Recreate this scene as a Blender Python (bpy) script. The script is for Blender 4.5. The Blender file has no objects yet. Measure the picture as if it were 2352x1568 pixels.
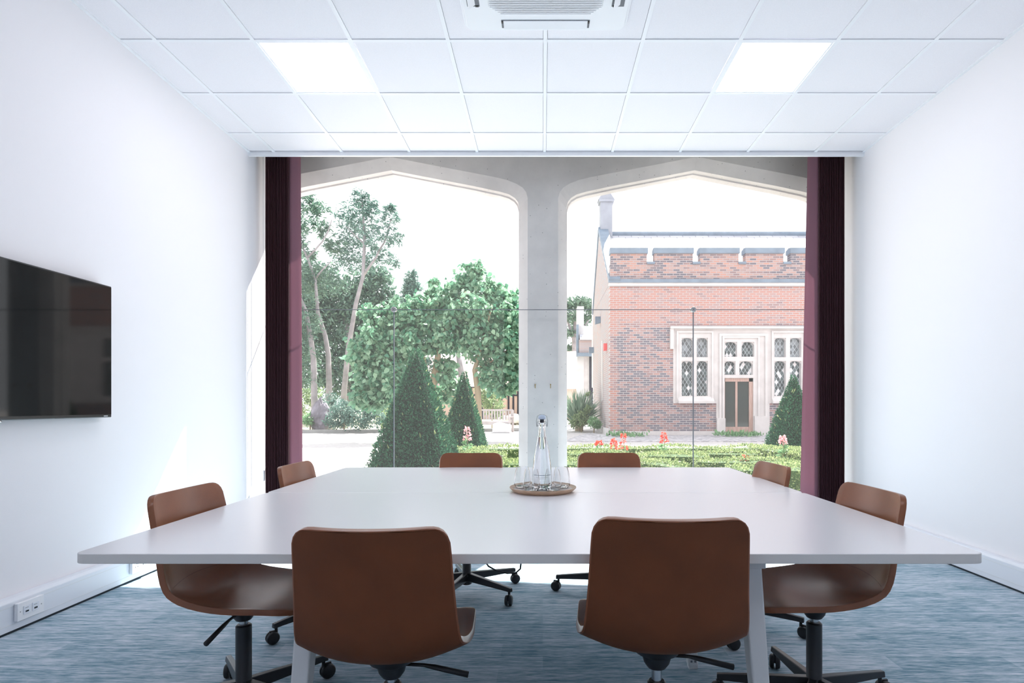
import bpy, bmesh, math, random
import numpy as np
from mathutils import Vector, Matrix, Euler
R = math.radians
random.seed(7); rng = np.random.default_rng(11)
sc = bpy.context.scene
col = sc.collection
F = 1310.0; CX = 1247.0; CY = 930.0; EYE = 1.10
def P(px, py, d):
    """point of the place seen at pixel (px,py) at depth d"""
    return Vector(((px-CX)*d/F, d, EYE+(CY-py)*d/F))

# ------------------------------------------------------------------ materials
def newmat(name):
    m = bpy.data.materials.new(name); m.use_nodes = True
    nt = m.node_tree; b = nt.nodes['Principled BSDF']
    return m, nt, b
def N(nt, t, **kw):
    n = nt.nodes.new(t)
    for k, v in kw.items(): setattr(n, k, v)
    return n
def simple(name, colr, rough=.5, metal=0., bump=0., bscale=200., spec=.5, var=0., vscale=20., sheen=0, coat=0):
    m, nt, b = newmat(name)
    b.inputs['Base Color'].default_value = (*colr, 1)
    b.inputs['Roughness'].default_value = rough
    b.inputs['Metallic'].default_value = metal
    b.inputs['Specular IOR Level'].default_value = spec
    b.inputs['Sheen Weight'].default_value = sheen
    b.inputs['Coat Weight'].default_value = coat
    if bump or var:
        tc = N(nt, 'ShaderNodeTexCoord')
    if bump:
        nz = N(nt, 'ShaderNodeTexNoise'); nz.inputs['Scale'].default_value = bscale; nz.inputs['Detail'].default_value = 3
        nt.links.new(tc.outputs['Object'], nz.inputs['Vector'])
        bp = N(nt, 'ShaderNodeBump'); bp.inputs['Strength'].default_value = bump; bp.inputs['Distance'].default_value = .002
        nt.links.new(nz.outputs['Fac'], bp.inputs['Height']); nt.links.new(bp.outputs['Normal'], b.inputs['Normal'])
    if var:
        nz = N(nt, 'ShaderNodeTexNoise'); nz.inputs['Scale'].default_value = vscale; nz.inputs['Detail'].default_value = 4
        nt.links.new(tc.outputs['Object'], nz.inputs['Vector'])
        cr = N(nt, 'ShaderNodeValToRGB')
        cr.color_ramp.elements[0].position = .3; cr.color_ramp.elements[1].position = .7
        cr.color_ramp.elements[0].color = (*[c*(1-var) for c in colr], 1)
        cr.color_ramp.elements[1].color = (*[min(1, c*(1+var)) for c in colr], 1)
        nt.links.new(nz.outputs['Fac'], cr.inputs['Fac']); nt.links.new(cr.outputs['Color'], b.inputs['Base Color'])
    return m
def leafmat(name, c1, c2, trans=.35, rough=.5):
    m = bpy.data.materials.new(name); m.use_nodes = True; nt = m.node_tree
    b = nt.nodes['Principled BSDF']; out = nt.nodes['Material Output']
    g = N(nt, 'ShaderNodeNewGeometry'); cr = N(nt, 'ShaderNodeValToRGB')
    cr.color_ramp.elements[0].color = (*c1, 1); cr.color_ramp.elements[1].color = (*c2, 1)
    nt.links.new(g.outputs['Random Per Island'], cr.inputs['Fac'])
    nt.links.new(cr.outputs['Color'], b.inputs['Base Color']); b.inputs['Roughness'].default_value = rough
    t = N(nt, 'ShaderNodeBsdfTranslucent'); mx = N(nt, 'ShaderNodeMixShader'); mx.inputs[0].default_value = trans
    nt.links.new(cr.outputs['Color'], t.inputs['Color'])
    nt.links.new(b.outputs[0], mx.inputs[1]); nt.links.new(t.outputs[0], mx.inputs[2]); nt.links.new(mx.outputs[0], out.inputs['Surface'])
    return m
def brickmat(name, axis, red, grey, mortar, bias=0., zred=None, bw=.24, bh=.078):
    m, nt, b = newmat(name)
    tc = N(nt, 'ShaderNodeTexCoord'); sp = N(nt, 'ShaderNodeSeparateXYZ'); cb = N(nt, 'ShaderNodeCombineXYZ')
    nt.links.new(tc.outputs['Object'], sp.inputs[0])
    nt.links.new(sp.outputs[axis], cb.inputs[0]); nt.links.new(sp.outputs[2], cb.inputs[1])
    br = N(nt, 'ShaderNodeTexBrick'); br.inputs['Scale'].default_value = 1
    br.inputs['Brick Width'].default_value = bw; br.inputs['Row Height'].default_value = bh
    br.inputs['Mortar Size'].default_value = .011; br.inputs['Mortar Smooth'].default_value = .2; br.inputs['Bias'].default_value = 0
    br.inputs['Color1'].default_value = (0, 0, 0, 1); br.inputs['Color2'].default_value = (1, 1, 1, 1); br.inputs['Mortar'].default_value = (.5, .5, .5, 1)
    nt.links.new(cb.outputs[0], br.inputs['Vector'])
    nz = N(nt, 'ShaderNodeTexNoise'); nz.inputs['Scale'].default_value = .55; nz.inputs['Detail'].default_value = 5; nz.inputs['Roughness'].default_value = .6
    nt.links.new(cb.outputs[0], nz.inputs['Vector'])
    ad = N(nt, 'ShaderNodeMath', operation='ADD'); nt.links.new(br.outputs['Color'], ad.inputs[0]); 
    mul = N(nt, 'ShaderNodeMath', operation='MULTIPLY_ADD'); mul.inputs[1].default_value = 1.6; mul.inputs[2].default_value = -.8+bias
    nt.links.new(nz.outputs['Fac'], mul.inputs[0]); nt.links.new(mul.outputs[0], ad.inputs[1])
    last = ad.outputs[0]
    if zred:   # newer, redder brickwork above this height and along the corner
        mr = N(nt, 'ShaderNodeMapRange'); mr.inputs['From Min'].default_value = zred-.25; mr.inputs['From Max'].default_value = zred+.25
        mr.inputs['To Min'].default_value = .25; mr.inputs['To Max'].default_value = -.45
        nt.links.new(sp.outputs[2], mr.inputs[0])
        a2 = N(nt, 'ShaderNodeMath', operation='ADD'); nt.links.new(last, a2.inputs[0]); nt.links.new(mr.outputs[0], a2.inputs[1]); last = a2.outputs[0]
        m3 = N(nt, 'ShaderNodeMapRange'); m3.inputs['From Min'].default_value = .22; m3.inputs['From Max'].default_value = .36
        m3.inputs['To Min'].default_value = -.45; m3.inputs['To Max'].default_value = 0.
        nt.links.new(sp.outputs[0], m3.inputs[0])
        a3 = N(nt, 'ShaderNodeMath', operation='ADD'); nt.links.new(last, a3.inputs[0]); nt.links.new(m3.outputs[0], a3.inputs[1]); last = a3.outputs[0]
    cr = N(nt, 'ShaderNodeValToRGB'); e = cr.color_ramp.elements
    e[0].position = 0.05; e[0].color = (*red, 1); e[1].position = .95; e[1].color = (*grey, 1)
    k = e.new(.4); k.color = (red[0]*.85, red[1]*1.1, red[2]*1.25, 1)
    k = e.new(.62); k.color = tuple((a+c)/2 for a, c in zip(red, grey))+(1,)
    nt.links.new(last, cr.inputs['Fac'])
    mx = N(nt, 'ShaderNodeMix', data_type='RGBA'); nt.links.new(br.outputs['Fac'], mx.inputs[0])
    nt.links.new(cr.outputs[0], mx.inputs[6]); mx.inputs[7].default_value = (*mortar, 1)
    nt.links.new(mx.outputs[2], b.inputs['Base Color']); b.inputs['Roughness'].default_value = .9
    return m
def carpetmat():
    m, nt, b = newmat('carpet')
    tc = N(nt, 'ShaderNodeTexCoord')
    br = N(nt, 'ShaderNodeTexBrick'); br.inputs['Scale'].default_value = 1; br.inputs['Brick Width'].default_value = .5; br.inputs['Row Height'].default_value = .125
    br.inputs['Mortar Size'].default_value = 0; br.inputs['Color1'].default_value = (0, 0, 0, 1); br.inputs['Color2'].default_value = (1, 1, 1, 1); br.offset = .37
    nt.links.new(tc.outputs['Object'], br.inputs['Vector'])
    mp = N(nt, 'ShaderNodeMapping'); mp.inputs['Scale'].default_value = (12, 150, 1); nt.links.new(tc.outputs['Object'], mp.inputs[0])
    n1 = N(nt, 'ShaderNodeTexNoise'); n1.inputs['Scale'].default_value = 1; n1.inputs['Detail'].default_value = 4; n1.inputs['Roughness'].default_value = .65
    nt.links.new(mp.outputs[0], n1.inputs['Vector'])
    mp2 = N(nt, 'ShaderNodeMapping'); mp2.inputs['Scale'].default_value = (3, 38, 1); nt.links.new(tc.outputs['Object'], mp2.inputs[0])
    n2 = N(nt, 'ShaderNodeTexNoise'); n2.inputs['Scale'].default_value = 1; n2.inputs['Detail'].default_value = 2
    nt.links.new(mp2.outputs[0], n2.inputs['Vector'])
    a = N(nt, 'ShaderNodeMath', operation='MULTIPLY_ADD'); a.inputs[1].default_value = .10
    nt.links.new(br.outputs['Color'], a.inputs[0]); nt.links.new(n1.outputs['Fac'], a.inputs[2])
    a2 = N(nt, 'ShaderNodeMath', operation='MULTIPLY_ADD'); a2.inputs[1].default_value = .45
    nt.links.new(n2.outputs['Fac'], a2.inputs[0]); nt.links.new(a.outputs[0], a2.inputs[2])
    cr = N(nt, 'ShaderNodeValToRGB'); e = cr.color_ramp.elements
    e[0].position = .6; e[0].color = (.13, .25, .32, 1); e[1].position = .93; e[1].color = (.58, .64, .71, 1)
    k = e.new(.76); k.color = (.33, .44, .52, 1)
    nt.links.new(a2.outputs[0], cr.inputs[0]); nt.links.new(cr.outputs[0], b.inputs['Base Color'])
    b.inputs['Roughness'].default_value = .95; b.inputs['Specular IOR Level'].default_value = .15
    bp = N(nt, 'ShaderNodeBump'); bp.inputs['Strength'].default_value = .4; bp.inputs['Distance'].default_value = .003
    nt.links.new(n1.outputs['Fac'], bp.inputs['Height']); nt.links.new(bp.outputs[0], b.inputs['Normal'])
    return m
def windowglass():
    m = bpy.data.materials.new('window_glass'); m.use_nodes = True; nt = m.node_tree; nt.nodes.remove(nt.nodes['Principled BSDF'])
    out = nt.nodes['Material Output']
    t = N(nt, 'ShaderNodeBsdfTransparent'); t.inputs[0].default_value = (.97, .985, .98, 1)
    d = N(nt, 'ShaderNodeBsdfTranslucent'); d.inputs[0].default_value = (.92, .95, 1, 1)     # pale veil in the pane, imitates haze and flare over the view
    g = N(nt, 'ShaderNodeBsdfGlossy'); g.inputs['Roughness'].default_value = .01
    m1 = N(nt, 'ShaderNodeMixShader'); m1.inputs[0].default_value = DUST
    nt.links.new(t.outputs[0], m1.inputs[1]); nt.links.new(d.outputs[0], m1.inputs[2])
    fr = N(nt, 'ShaderNodeFresnel'); fr.inputs[0].default_value = 1.12
    m2 = N(nt, 'ShaderNodeMixShader'); nt.links.new(fr.outputs[0], m2.inputs[0])
    nt.links.new(m1.outputs[0], m2.inputs[1]); nt.links.new(g.outputs[0], m2.inputs[2]); nt.links.new(m2.outputs[0], out.inputs[0])
    return m
def clearglass(name, colr=(.97, .985, 1), ior=1.45, rough=0.):
    m, nt, b = newmat(name)
    b.inputs['Base Color'].default_value = (*colr, 1); b.inputs['Transmission Weight'].default_value = 1
    b.inputs['IOR'].default_value = ior; b.inputs['Roughness'].default_value = rough
    return m
def leadedmat(name, base=(.05, .07, .075), light=(.75, .75, .77), amount=.12):
    m, nt, b = newmat(name)
    tc = N(nt, 'ShaderNodeTexCoord'); sp = N(nt, 'ShaderNodeSeparateXYZ'); nt.links.new(tc.outputs['Object'], sp.inputs[0])
    s = []
    for sg in (1, -1):
        a = N(nt, 'ShaderNodeMath', operation='MULTIPLY_ADD'); a.inputs[1].default_value = sg*.62
        nt.links.new(sp.outputs[2], a.inputs[0]); nt.links.new(sp.outputs[0], a.inputs[2])
        k = N(nt, 'ShaderNodeMath', operation='MULTIPLY'); k.inputs[1].default_value = 7.5; nt.links.new(a.outputs[0], k.inputs[0])
        s.append(k)
    lead = None; fl = []
    for k in s:
        f = N(nt, 'ShaderNodeMath', operation='FRACT'); nt.links.new(k.outputs[0], f.inputs[0])
        c = N(nt, 'ShaderNodeMath', operation='LESS_THAN'); c.inputs[1].default_value = .12; nt.links.new(f.outputs[0], c.inputs[0])
        q = N(nt, 'ShaderNodeMath', operation='FLOOR'); nt.links.new(k.outputs[0], q.inputs[0]); fl.append(q)
        if lead is None: lead = c
        else:
            mxx = N(nt, 'ShaderNodeMath', operation='MAXIMUM'); nt.links.new(lead.outputs[0], mxx.inputs[0]); nt.links.new(c.outputs[0], mxx.inputs[1]); lead = mxx
    cb = N(nt, 'ShaderNodeCombineXYZ'); nt.links.new(fl[0].outputs[0], cb.inputs[0]); nt.links.new(fl[1].outputs[0], cb.inputs[1])
    wn = N(nt, 'ShaderNodeTexWhiteNoise', noise_dimensions='2D'); nt.links.new(cb.outputs[0], wn.inputs['Vector'])
    cr = N(nt, 'ShaderNodeValToRGB'); e = cr.color_ramp.elements; cr.color_ramp.interpolation = 'CONSTANT'
    e[0].position = 0; e[0].color = (*base, 1); e[1].position = 1-amount; e[1].color = (*light, 1)
    kk = e.new(.55*(1-amount)); kk.color = (*[x*1.9+.015 for x in base], 1)
    nt.links.new(wn.outputs['Value'], cr.inputs[0])
    mx = N(nt, 'ShaderNodeMix', data_type='RGBA'); nt.links.new(lead.outputs[0], mx.inputs[0]); nt.links.new(cr.outputs[0], mx.inputs[6]); mx.inputs[7].default_value = (.42, .48, .52, 1)
    nt.links.new(mx.outputs[2], b.inputs['Base Color']); b.inputs['Roughness'].default_value = .35
    return m
def slatemat():
    m, nt, b = newmat('roof_slate')
    tc = N(nt, 'ShaderNodeTexCoord'); br = N(nt, 'ShaderNodeTexBrick')
    br.inputs['Scale'].default_value = 1; br.inputs['Brick Width'].default_value = .55; br.inputs['Row Height'].default_value = .27; br.inputs['Mortar Size'].default_value = .014
    br.inputs['Color1'].default_value = (.42, .42, .46, 1); br.inputs['Color2'].default_value = (.58, .58, .61, 1); br.inputs['Mortar'].default_value = (.2, .2, .24, 1)
    nt.links.new(tc.outputs['Object'], br.inputs['Vector']); nt.links.new(br.outputs[0], b.inputs['Base Color']); b.inputs['Roughness'].default_value = .5
    return m
def gravelmat(name, c1, c2, sc_=18):
    m, nt, b = newmat(name)
    tc = N(nt, 'ShaderNodeTexCoord'); v = N(nt, 'ShaderNodeTexVoronoi'); v.inputs['Scale'].default_value = sc_; nt.links.new(tc.outputs['Object'], v.inputs['Vector'])
    cr = N(nt, 'ShaderNodeValToRGB'); cr.color_ramp.elements[0].color = (*c1, 1); cr.color_ramp.elements[1].color = (*c2, 1)
    nt.links.new(v.outputs['Color'], cr.inputs[0]); nt.links.new(cr.outputs[0], b.inputs['Base Color']); b.inputs['Roughness'].default_value = .95
    return m
def woodmat(name, c1, c2, scale=(4, 60, 4)):
    m, nt, b = newmat(name)
    tc = N(nt, 'ShaderNodeTexCoord'); mp = N(nt, 'ShaderNodeMapping'); mp.inputs['Scale'].default_value = scale; nt.links.new(tc.outputs['Object'], mp.inputs[0])
    n1 = N(nt, 'ShaderNodeTexNoise'); n1.inputs['Scale'].default_value = 1; n1.inputs['Detail'].default_value = 5; nt.links.new(mp.outputs[0], n1.inputs['Vector'])
    cr = N(nt, 'ShaderNodeValToRGB'); cr.color_ramp.elements[0].position = .3; cr.color_ramp.elements[1].position = .7
    cr.color_ramp.elements[0].color = (*c1, 1); cr.color_ramp.elements[1].color = (*c2, 1)
    nt.links.new(n1.outputs[0], cr.inputs[0]); nt.links.new(cr.outputs[0], b.inputs['Base Color']); b.inputs['Roughness'].default_value = .45
    return m
def stonemat(name, c, pits=True):
    m, nt, b = newmat(name)
    tc = N(nt, 'ShaderNodeTexCoord'); n1 = N(nt, 'ShaderNodeTexNoise'); n1.inputs['Scale'].default_value = 2.2; n1.inputs['Detail'].default_value = 6; n1.inputs['Roughness'].default_value = .6
    nt.links.new(tc.outputs['Object'], n1.inputs['Vector'])
    cr = N(nt, 'ShaderNodeValToRGB'); cr.color_ramp.elements[0].position = .3; cr.color_ramp.elements[1].position = .72
    cr.color_ramp.elements[0].color = (*[x*.86 for x in c], 1); cr.color_ramp.elements[1].color = (*[min(1, x*1.06) for x in c], 1)
    nt.links.new(n1.outputs[0], cr.inputs[0]); last = cr.outputs[0]
    if pits:
        v = N(nt, 'ShaderNodeTexVoronoi'); v.inputs['Scale'].default_value = 26; nt.links.new(tc.outputs['Object'], v.inputs['Vector'])
        lt = N(nt, 'ShaderNodeMath', operation='LESS_THAN'); lt.inputs[1].default_value = .11; nt.links.new(v.outputs['Distance'], lt.inputs[0])
        sx = N(nt, 'ShaderNodeSeparateXYZ'); nt.links.new(v.outputs['Color'], sx.inputs[0])
        g2 = N(nt, 'ShaderNodeMath', operation='GREATER_THAN'); g2.inputs[1].default_value = .72; nt.links.new(sx.outputs[0], g2.inputs[0])
        mu = N(nt, 'ShaderNodeMath', operation='MULTIPLY'); nt.links.new(lt.outputs[0], mu.inputs[0]); nt.links.new(g2.outputs[0], mu.inputs[1])
        mx = N(nt, 'ShaderNodeMix', data_type='RGBA'); nt.links.new(mu.outputs[0], mx.inputs[0]); nt.links.new(last, mx.inputs[6]); mx.inputs[7].default_value = (*[x*.45 for x in c], 1); last = mx.outputs[2]
    nt.links.new(last, b.inputs['Base Color']); b.inputs['Roughness'].default_value = .9
    return m
def emitmat(name, colr, s):
    m, nt, b = newmat(name)
    b.inputs['Base Color'].default_value = (*colr, 1); b.inputs['Emission Color'].default_value = (*colr, 1); b.inputs['Emission Strength'].default_value = s
    return m
def fabricmat(name, colr, trans, tcol=(.75, .10, .10)):
    m = bpy.data.materials.new(name); m.use_nodes = True; nt = m.node_tree; b = nt.nodes['Principled BSDF']; out = nt.nodes['Material Output']
    b.inputs['Base Color'].default_value = (*colr, 1); b.inputs['Roughness'].default_value = .85; b.inputs['Specular IOR Level'].default_value = .2
    t = N(nt, 'ShaderNodeBsdfTranslucent'); t.inputs[0].default_value = (*tcol, 1)
    mx = N(nt, 'ShaderNodeMixShader'); mx.inputs[0].default_value = trans
    nt.links.new(b.outputs[0], mx.inputs[1]); nt.links.new(t.outputs[0], mx.inputs[2]); nt.links.new(mx.outputs[0], out.inputs['Surface'])
    return m

# ---- brightness knobs
DUST = .018
SKY = 1.15; SUN = 9.; PANEL = 5.2; EXPO = .95

M = dict(
    wall=simple('wall_paint', (.885, .870, .895), .7, bump=.15, bscale=300),
    tile=simple('ceiling_tile', (.875, .86, .895), .9, bump=.5, bscale=420, var=.02, vscale=150),
    grid=simple('ceiling_grid_metal', (.88, .89, .92), .45),
    carpet=carpetmat(),
    trunk=simple('white_pvc', (.80, .83, .89), .35),
    white=simple('white_plastic', (.88, .89, .92), .35),
    shadowgap=simple('dark_gap', (.02, .03, .04), .8),
    table=simple('white_laminate', (.90, .90, .93), .25, bump=.03, bscale=600, spec=.9),
    tableedge=simple('table_edge_band', (.76, .76, .74), .5),
    tleg=simple('white_powder_coat', (.74, .76, .77), .4),
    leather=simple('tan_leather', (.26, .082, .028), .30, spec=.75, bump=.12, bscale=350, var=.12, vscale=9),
    backleather=simple('tan_leather_back', (.155, .043, .010), .6, bump=.18, bscale=350, var=.12, vscale=9),  # same leather, darkened for the shaded outside of the chairs
    seam=simple('stitched_leather', (.15, .055, .03), .5),
    blackmetal=simple('black_metal', (.018, .022, .028), .35),
    blackplastic=simple('black_plastic', (.014, .016, .02), .45),
    chrome=simple('chrome', (.6, .62, .64), .18, 1.),
    frame=simple('white_frame', (.85, .86, .88), .5),
    seal=simple('silicone_joint', (.16, .17, .19), .6),
    steel=simple('brushed_steel', (.42, .42, .42), .35, 1.),
    glass=windowglass(),
    bottleglass=clearglass('carafe_glass', (.96, .985, 1)),
    cupglass=clearglass('tumbler_glass', (.985, .995, 1)),
    water=clearglass('water', (.97, .99, 1), 1.33),
    stopper=simple('pale_blue_plastic', (.66, .78, .92), .3),
    ink=simple('grey_print', (.16, .25, .40), .5),
    tray=woodmat('oak_tray', (.50, .33, .21), (.66, .47, .33)),
    traytop=woodmat('oak_tray_top', (.62, .52, .46), (.74, .65, .60), (30, 4, 4)),
    screen=simple('black_screen', (.003, .004, .004), .05, spec=.3),
    bezel=simple('screen_bezel', (.01, .012, .014), .3),
    fabric=fabricmat('wine_fabric', (.035, .012, .017), .06),  # blind cloth darkened for the shade between its stacked vanes
    vane=fabricmat('mauve_fabric', (.21, .115, .15), .33, (.60, .38, .44)),  # same cloth, paler and pinker to look sunlit
    stone=stonemat('cast_stone', (.89, .84, .82)),
    limestone=stonemat('limestone', (.60, .58, .58), False),
    lead=simple('lead_flashing', (.17, .22, .28), .6, var=.15, vscale=3),
    brick=brickmat('brick_wall', 0, (.43, .225, .19), (.16, .15, .18), (.42, .40, .405), .06, 3.95),
    brickp=brickmat('brick_parapet', 0, (.43, .235, .19), (.14, .13, .155), (.36, .33, .335), .05),
    bricks=brickmat('brick_side_wall', 1, (.40, .27, .25), (.34, .31, .33), (.44, .42, .42), 0),
    brickdark=brickmat('brick_outside', 0, (.30, .15, .11), (.16, .13, .13), (.3, .28, .27), 0),
    pinkroof=simple('clay_tile_roof', (.62, .40, .38), .8, var=.2, vscale=3),
    slate=slatemat(),
    leaded=leadedmat('leaded_glass'),
    leadedmesh=leadedmat('meshed_glass', (.13, .15, .165), (.24, .26, .28), .12),
    darkglass=simple('dark_glass', (.03, .05, .05), .06),
    doorwood=woodmat('door_oak', (.36, .24, .20), (.50, .36, .32), (30, 30, 3)),
    ground=gravelmat('pale_gravel', (.42, .40, .40), (.56, .54, .53), 14),
    bed=gravelmat('stone_chippings', (.22, .22, .24), (.60, .58, .60), 11),
    drygrass=simple('dry_grass', (.52, .50, .36), .95, var=.3, vscale=1.2),
    kerb=simple('kerb_stone', (.30, .31, .31), .9, var=.2, vscale=2),
    rock=simple('dark_rock', (.17, .16, .19), .8, bump=1., bscale=3, var=.55, vscale=2.2),
    palestone=simple('pale_stone', (.62, .58, .58), .9, var=.15, vscale=3),
    bark=simple('pale_bark', (.27, .25, .26), .9, var=.25, vscale=3),
    twig=simple('brown_twig', (.30, .25, .17), .9),
    benchwood=simple('weathered_teak', (.44, .40, .40), .85, var=.12, vscale=5),
    timber=simple('black_timber', (.03, .03, .045), .8),
    plaster=simple('pink_plaster', (.66, .48, .42), .9),
    euca=leafmat('grey_green_leaf', (.07, .15, .12), (.18, .29, .21), .4),
    euca2=leafmat('blue_green_leaf', (.07, .15, .13), (.17, .28, .23), .35),
    bushleaf=leafmat('olive_leaf', (.14, .24, .12), (.34, .42, .22), .4),
    catalpa=leafmat('broad_green_leaf', (.06, .22, .13), (.34, .53, .36), .45, .28),
    yew=leafmat('yew_leaf', (.010, .055, .034), (.05, .19, .095), .2, .85),
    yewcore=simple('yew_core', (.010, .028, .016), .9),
    box=leafmat('box_leaf', (.09, .16, .06), (.46, .54, .26), .35, .5),
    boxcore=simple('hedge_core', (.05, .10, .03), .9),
    spiky=leafmat('sword_leaf', (.16, .27, .19), (.36, .46, .36), .2, .4),
    cedar=leafmat('cedar_needles', (.07, .14, .10), (.15, .24, .16), .2),
    red=leafmat('coral_red_petal', (.80, .05, .04), (.95, .16, .10), .4),
    pinkp=leafmat('pale_pink_petal', (.85, .35, .42), (.95, .60, .62), .4),
    weed=leafmat('weed_leaf', (.15, .32, .16), (.3, .5, .26), .4),
    alarm=simple('red_plastic', (.75, .12, .12), .5),
    print_=simple('white_print', (.8, .82, .85), .5),
    bag=simple('white_sack', (.78, .78, .82), .7, bump=.8, bscale=12),
    brass=simple('brass', (.5, .36, .16), .35, 1.),
)
M['diffuser'] = emitmat('lamp_diffuser', (.97, .945, 1.), PANEL)

# ------------------------------------------------------------------ mesh tools
class MB:
    def __init__(s): s.v = []; s.f = []
    def add(s, v, f):
        o = len(s.v); s.v += [tuple(x) for x in v]; s.f += [tuple(i+o for i in q) for q in f]; return s
    def box(s, x0, x1, y0, y1, z0, z1):
        return s.add([(x0, y0, z0), (x1, y0, z0), (x1, y1, z0), (x0, y1, z0), (x0, y0, z1), (x1, y0, z1), (x1, y1, z1), (x0, y1, z1)],
                     [(0, 3, 2, 1), (4, 5, 6, 7), (0, 1, 5, 4), (1, 2, 6, 5), (2, 3, 7, 6), (3, 0, 4, 7)])
    def obox(s, c, ax, ay, az, hx, hy, hz):
        """oriented box: centre c, unit axes, half sizes"""
        c, ax, ay, az = map(Vector, (c, ax, ay, az)); v = []
        for k in (-1, 1):
            for i, j in ((-1, -1), (1, -1), (1, 1), (-1, 1)): v.append(c+ax*hx*i+ay*hy*j+az*hz*k)
        return s.add(v, [(0, 3, 2, 1), (4, 5, 6, 7), (0, 1, 5, 4), (1, 2, 6, 5), (2, 3, 7, 6), (3, 0, 4, 7)])
    def prism(s, pts, a, b, axis='y'):
        """closed polygon pts (2d) extruded along an axis from a to b"""
        n = len(pts)
        mk = {'y': lambda p, t: (p[0], t, p[1]), 'x': lambda p, t: (t, p[0], p[1]), 'z': lambda p, t: (p[0], p[1], t)}[axis]
        v = [mk(p, a) for p in pts]+[mk(p, b) for p in pts]
        return s.add(v, [tuple(range(n)), tuple(range(2*n-1, n-1, -1))]+[(i, i+n, (i+1) % n+n, (i+1) % n) for i in range(n)])
    def tube(s, pts, rad, n=10, cap=True):
        pts = [Vector(p) for p in pts]; rad = [rad]*len(pts) if isinstance(rad, (int, float)) else rad
        v = []; t0 = (pts[1]-pts[0]).normalized(); up = Vector((0, 0, 1)) if abs(t0.z) < .9 else Vector((1, 0, 0)); a = t0.cross(up).normalized()
        for i, p in enumerate(pts):
            t = (pts[min(i+1, len(pts)-1)]-pts[max(i-1, 0)]).normalized(); a = (a-t*a.dot(t)).normalized(); b = t.cross(a)
            for k in range(n):
                w = 2*math.pi*k/n; v.append(p+(a*math.cos(w)+b*math.sin(w))*rad[i])
        f = [(i*n+k, i*n+(k+1) % n, (i+1)*n+(k+1) % n, (i+1)*n+k) for i in range(len(pts)-1) for k in range(n)]
        if cap: f += [tuple(range(n-1, -1, -1)), tuple((len(pts)-1)*n+k for k in range(n))]
        return s.add(v, f)
    def lathe(s, prof, n=32, c=(0, 0, 0), axis='z', close=False):
        v = []; m = len(prof)
        for r, h in prof:
            for k in range(n):
                w = 2*math.pi*k/n; x, y = r*math.cos(w), r*math.sin(w)
                p = {'z': (x, y, h), 'x': (h, x, y), 'y': (x, h, y)}[axis]
                v.append((p[0]+c[0], p[1]+c[1], p[2]+c[2]))
        rr = m if close else m-1
        f = [(i*n+k, i*n+(k+1) % n, ((i+1) % m)*n+(k+1) % n, ((i+1) % m)*n+k) for i in range(rr) for k in range(n)]
        if not close:
            f += [tuple(range(n-1, -1, -1)), tuple((m-1)*n+k for k in range(n))]
        return s.add(v, f)
    def build(s, name, mat, parent=None, smooth=False, bevel=0, seg=2, fix=True):
        me = bpy.data.meshes.new(name); me.from_pydata(s.v, [], s.f); me.update()
        if fix:
            bm = bmesh.new(); bm.from_mesh(me); bmesh.ops.recalc_face_normals(bm, faces=bm.faces); bm.to_mesh(me); bm.free()
        return link(name, me, mat, parent, smooth, bevel, seg)
def link(name, me, mat, parent=None, smooth=False, bevel=0, seg=2):
    o = bpy.data.objects.new(name, me); col.objects.link(o); o.parent = parent
    if mat: me.materials.append(mat)
    if smooth:
        me.polygons.foreach_set('use_smooth', [True]*len(me.polygons))
        if smooth == 'auto': me.set_sharp_from_angle(angle=R(35))
    if bevel:
        b = o.modifiers.new('bevel', 'BEVEL'); b.width = bevel; b.segments = seg; b.limit_method = 'ANGLE'; b.angle_limit = R(40)
    return o
def empty(name, loc=(0, 0, 0), rz=0):
    o = bpy.data.objects.new(name, None); col.objects.link(o); o.location = loc; o.rotation_euler = (0, 0, rz); o.empty_display_size = .1; return o
def tag(o, label=None, cat=None, group=None, kind=None):
    if label: o['label'] = label
    if cat: o['category'] = cat
    if group: o['group'] = group
    if kind: o['kind'] = kind
    return o
def children(o): return [c for c in list(bpy.data.objects) if c.parent == o]
def copy_tree(o, parent=None, kids=None):
    if kids is None:
        kids = {}
        for c in bpy.data.objects:
            if c.parent: kids.setdefault(c.parent.name, []).append(c)
    c = o.copy(); col.objects.link(c); c.parent = parent
    for ch in kids.get(o.name, []): copy_tree(ch, c, kids)
    return c
def struct(o, label, cat): return tag(o, label, cat, kind='structure')

# ------------------------------------------------------------------ camera
cam = bpy.data.cameras.new('camera'); co = bpy.data.objects.new('camera', cam); col.objects.link(co)
co.location = (0, 0, EYE); co.rotation_euler = (R(90), 0, 0)
cam.sensor_width = 36; cam.lens = 36*F/2352; cam.shift_x = -(CX-1176)/2352; cam.shift_y = (CY-784)/2352; cam.clip_end = 400; cam.clip_start = .02
sc.camera = co

# ------------------------------------------------------------------ room shell
XL, XR = -2.614, 2.849; CH = EYE+2.245; YB = -2.4; YE = 5.08; YG = 5.50; YF = 5.60
struct(MB().box(XL-.25, XR+.25, YB-.2, YF+.25, -.2, 0).build('floor', M['carpet']), 'blue grey streaked carpet across the meeting room floor', 'floor')
struct(MB().box(XL-.2, XL, YB, YF, 0, 4.3).build('wall_left', M['wall']), 'white wall on the left behind the television', 'wall')
struct(MB().box(XR, XR+.2, YB, YF, 0, 4.3).build('wall_right', M['wall']), 'plain white wall on the right of the room', 'wall')
struct(MB().box(XL-.2, XR+.2, YB-.2, YB, 0, 4.3).build('wall_back', M['wall']), 'white wall behind the viewer', 'wall')
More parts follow.
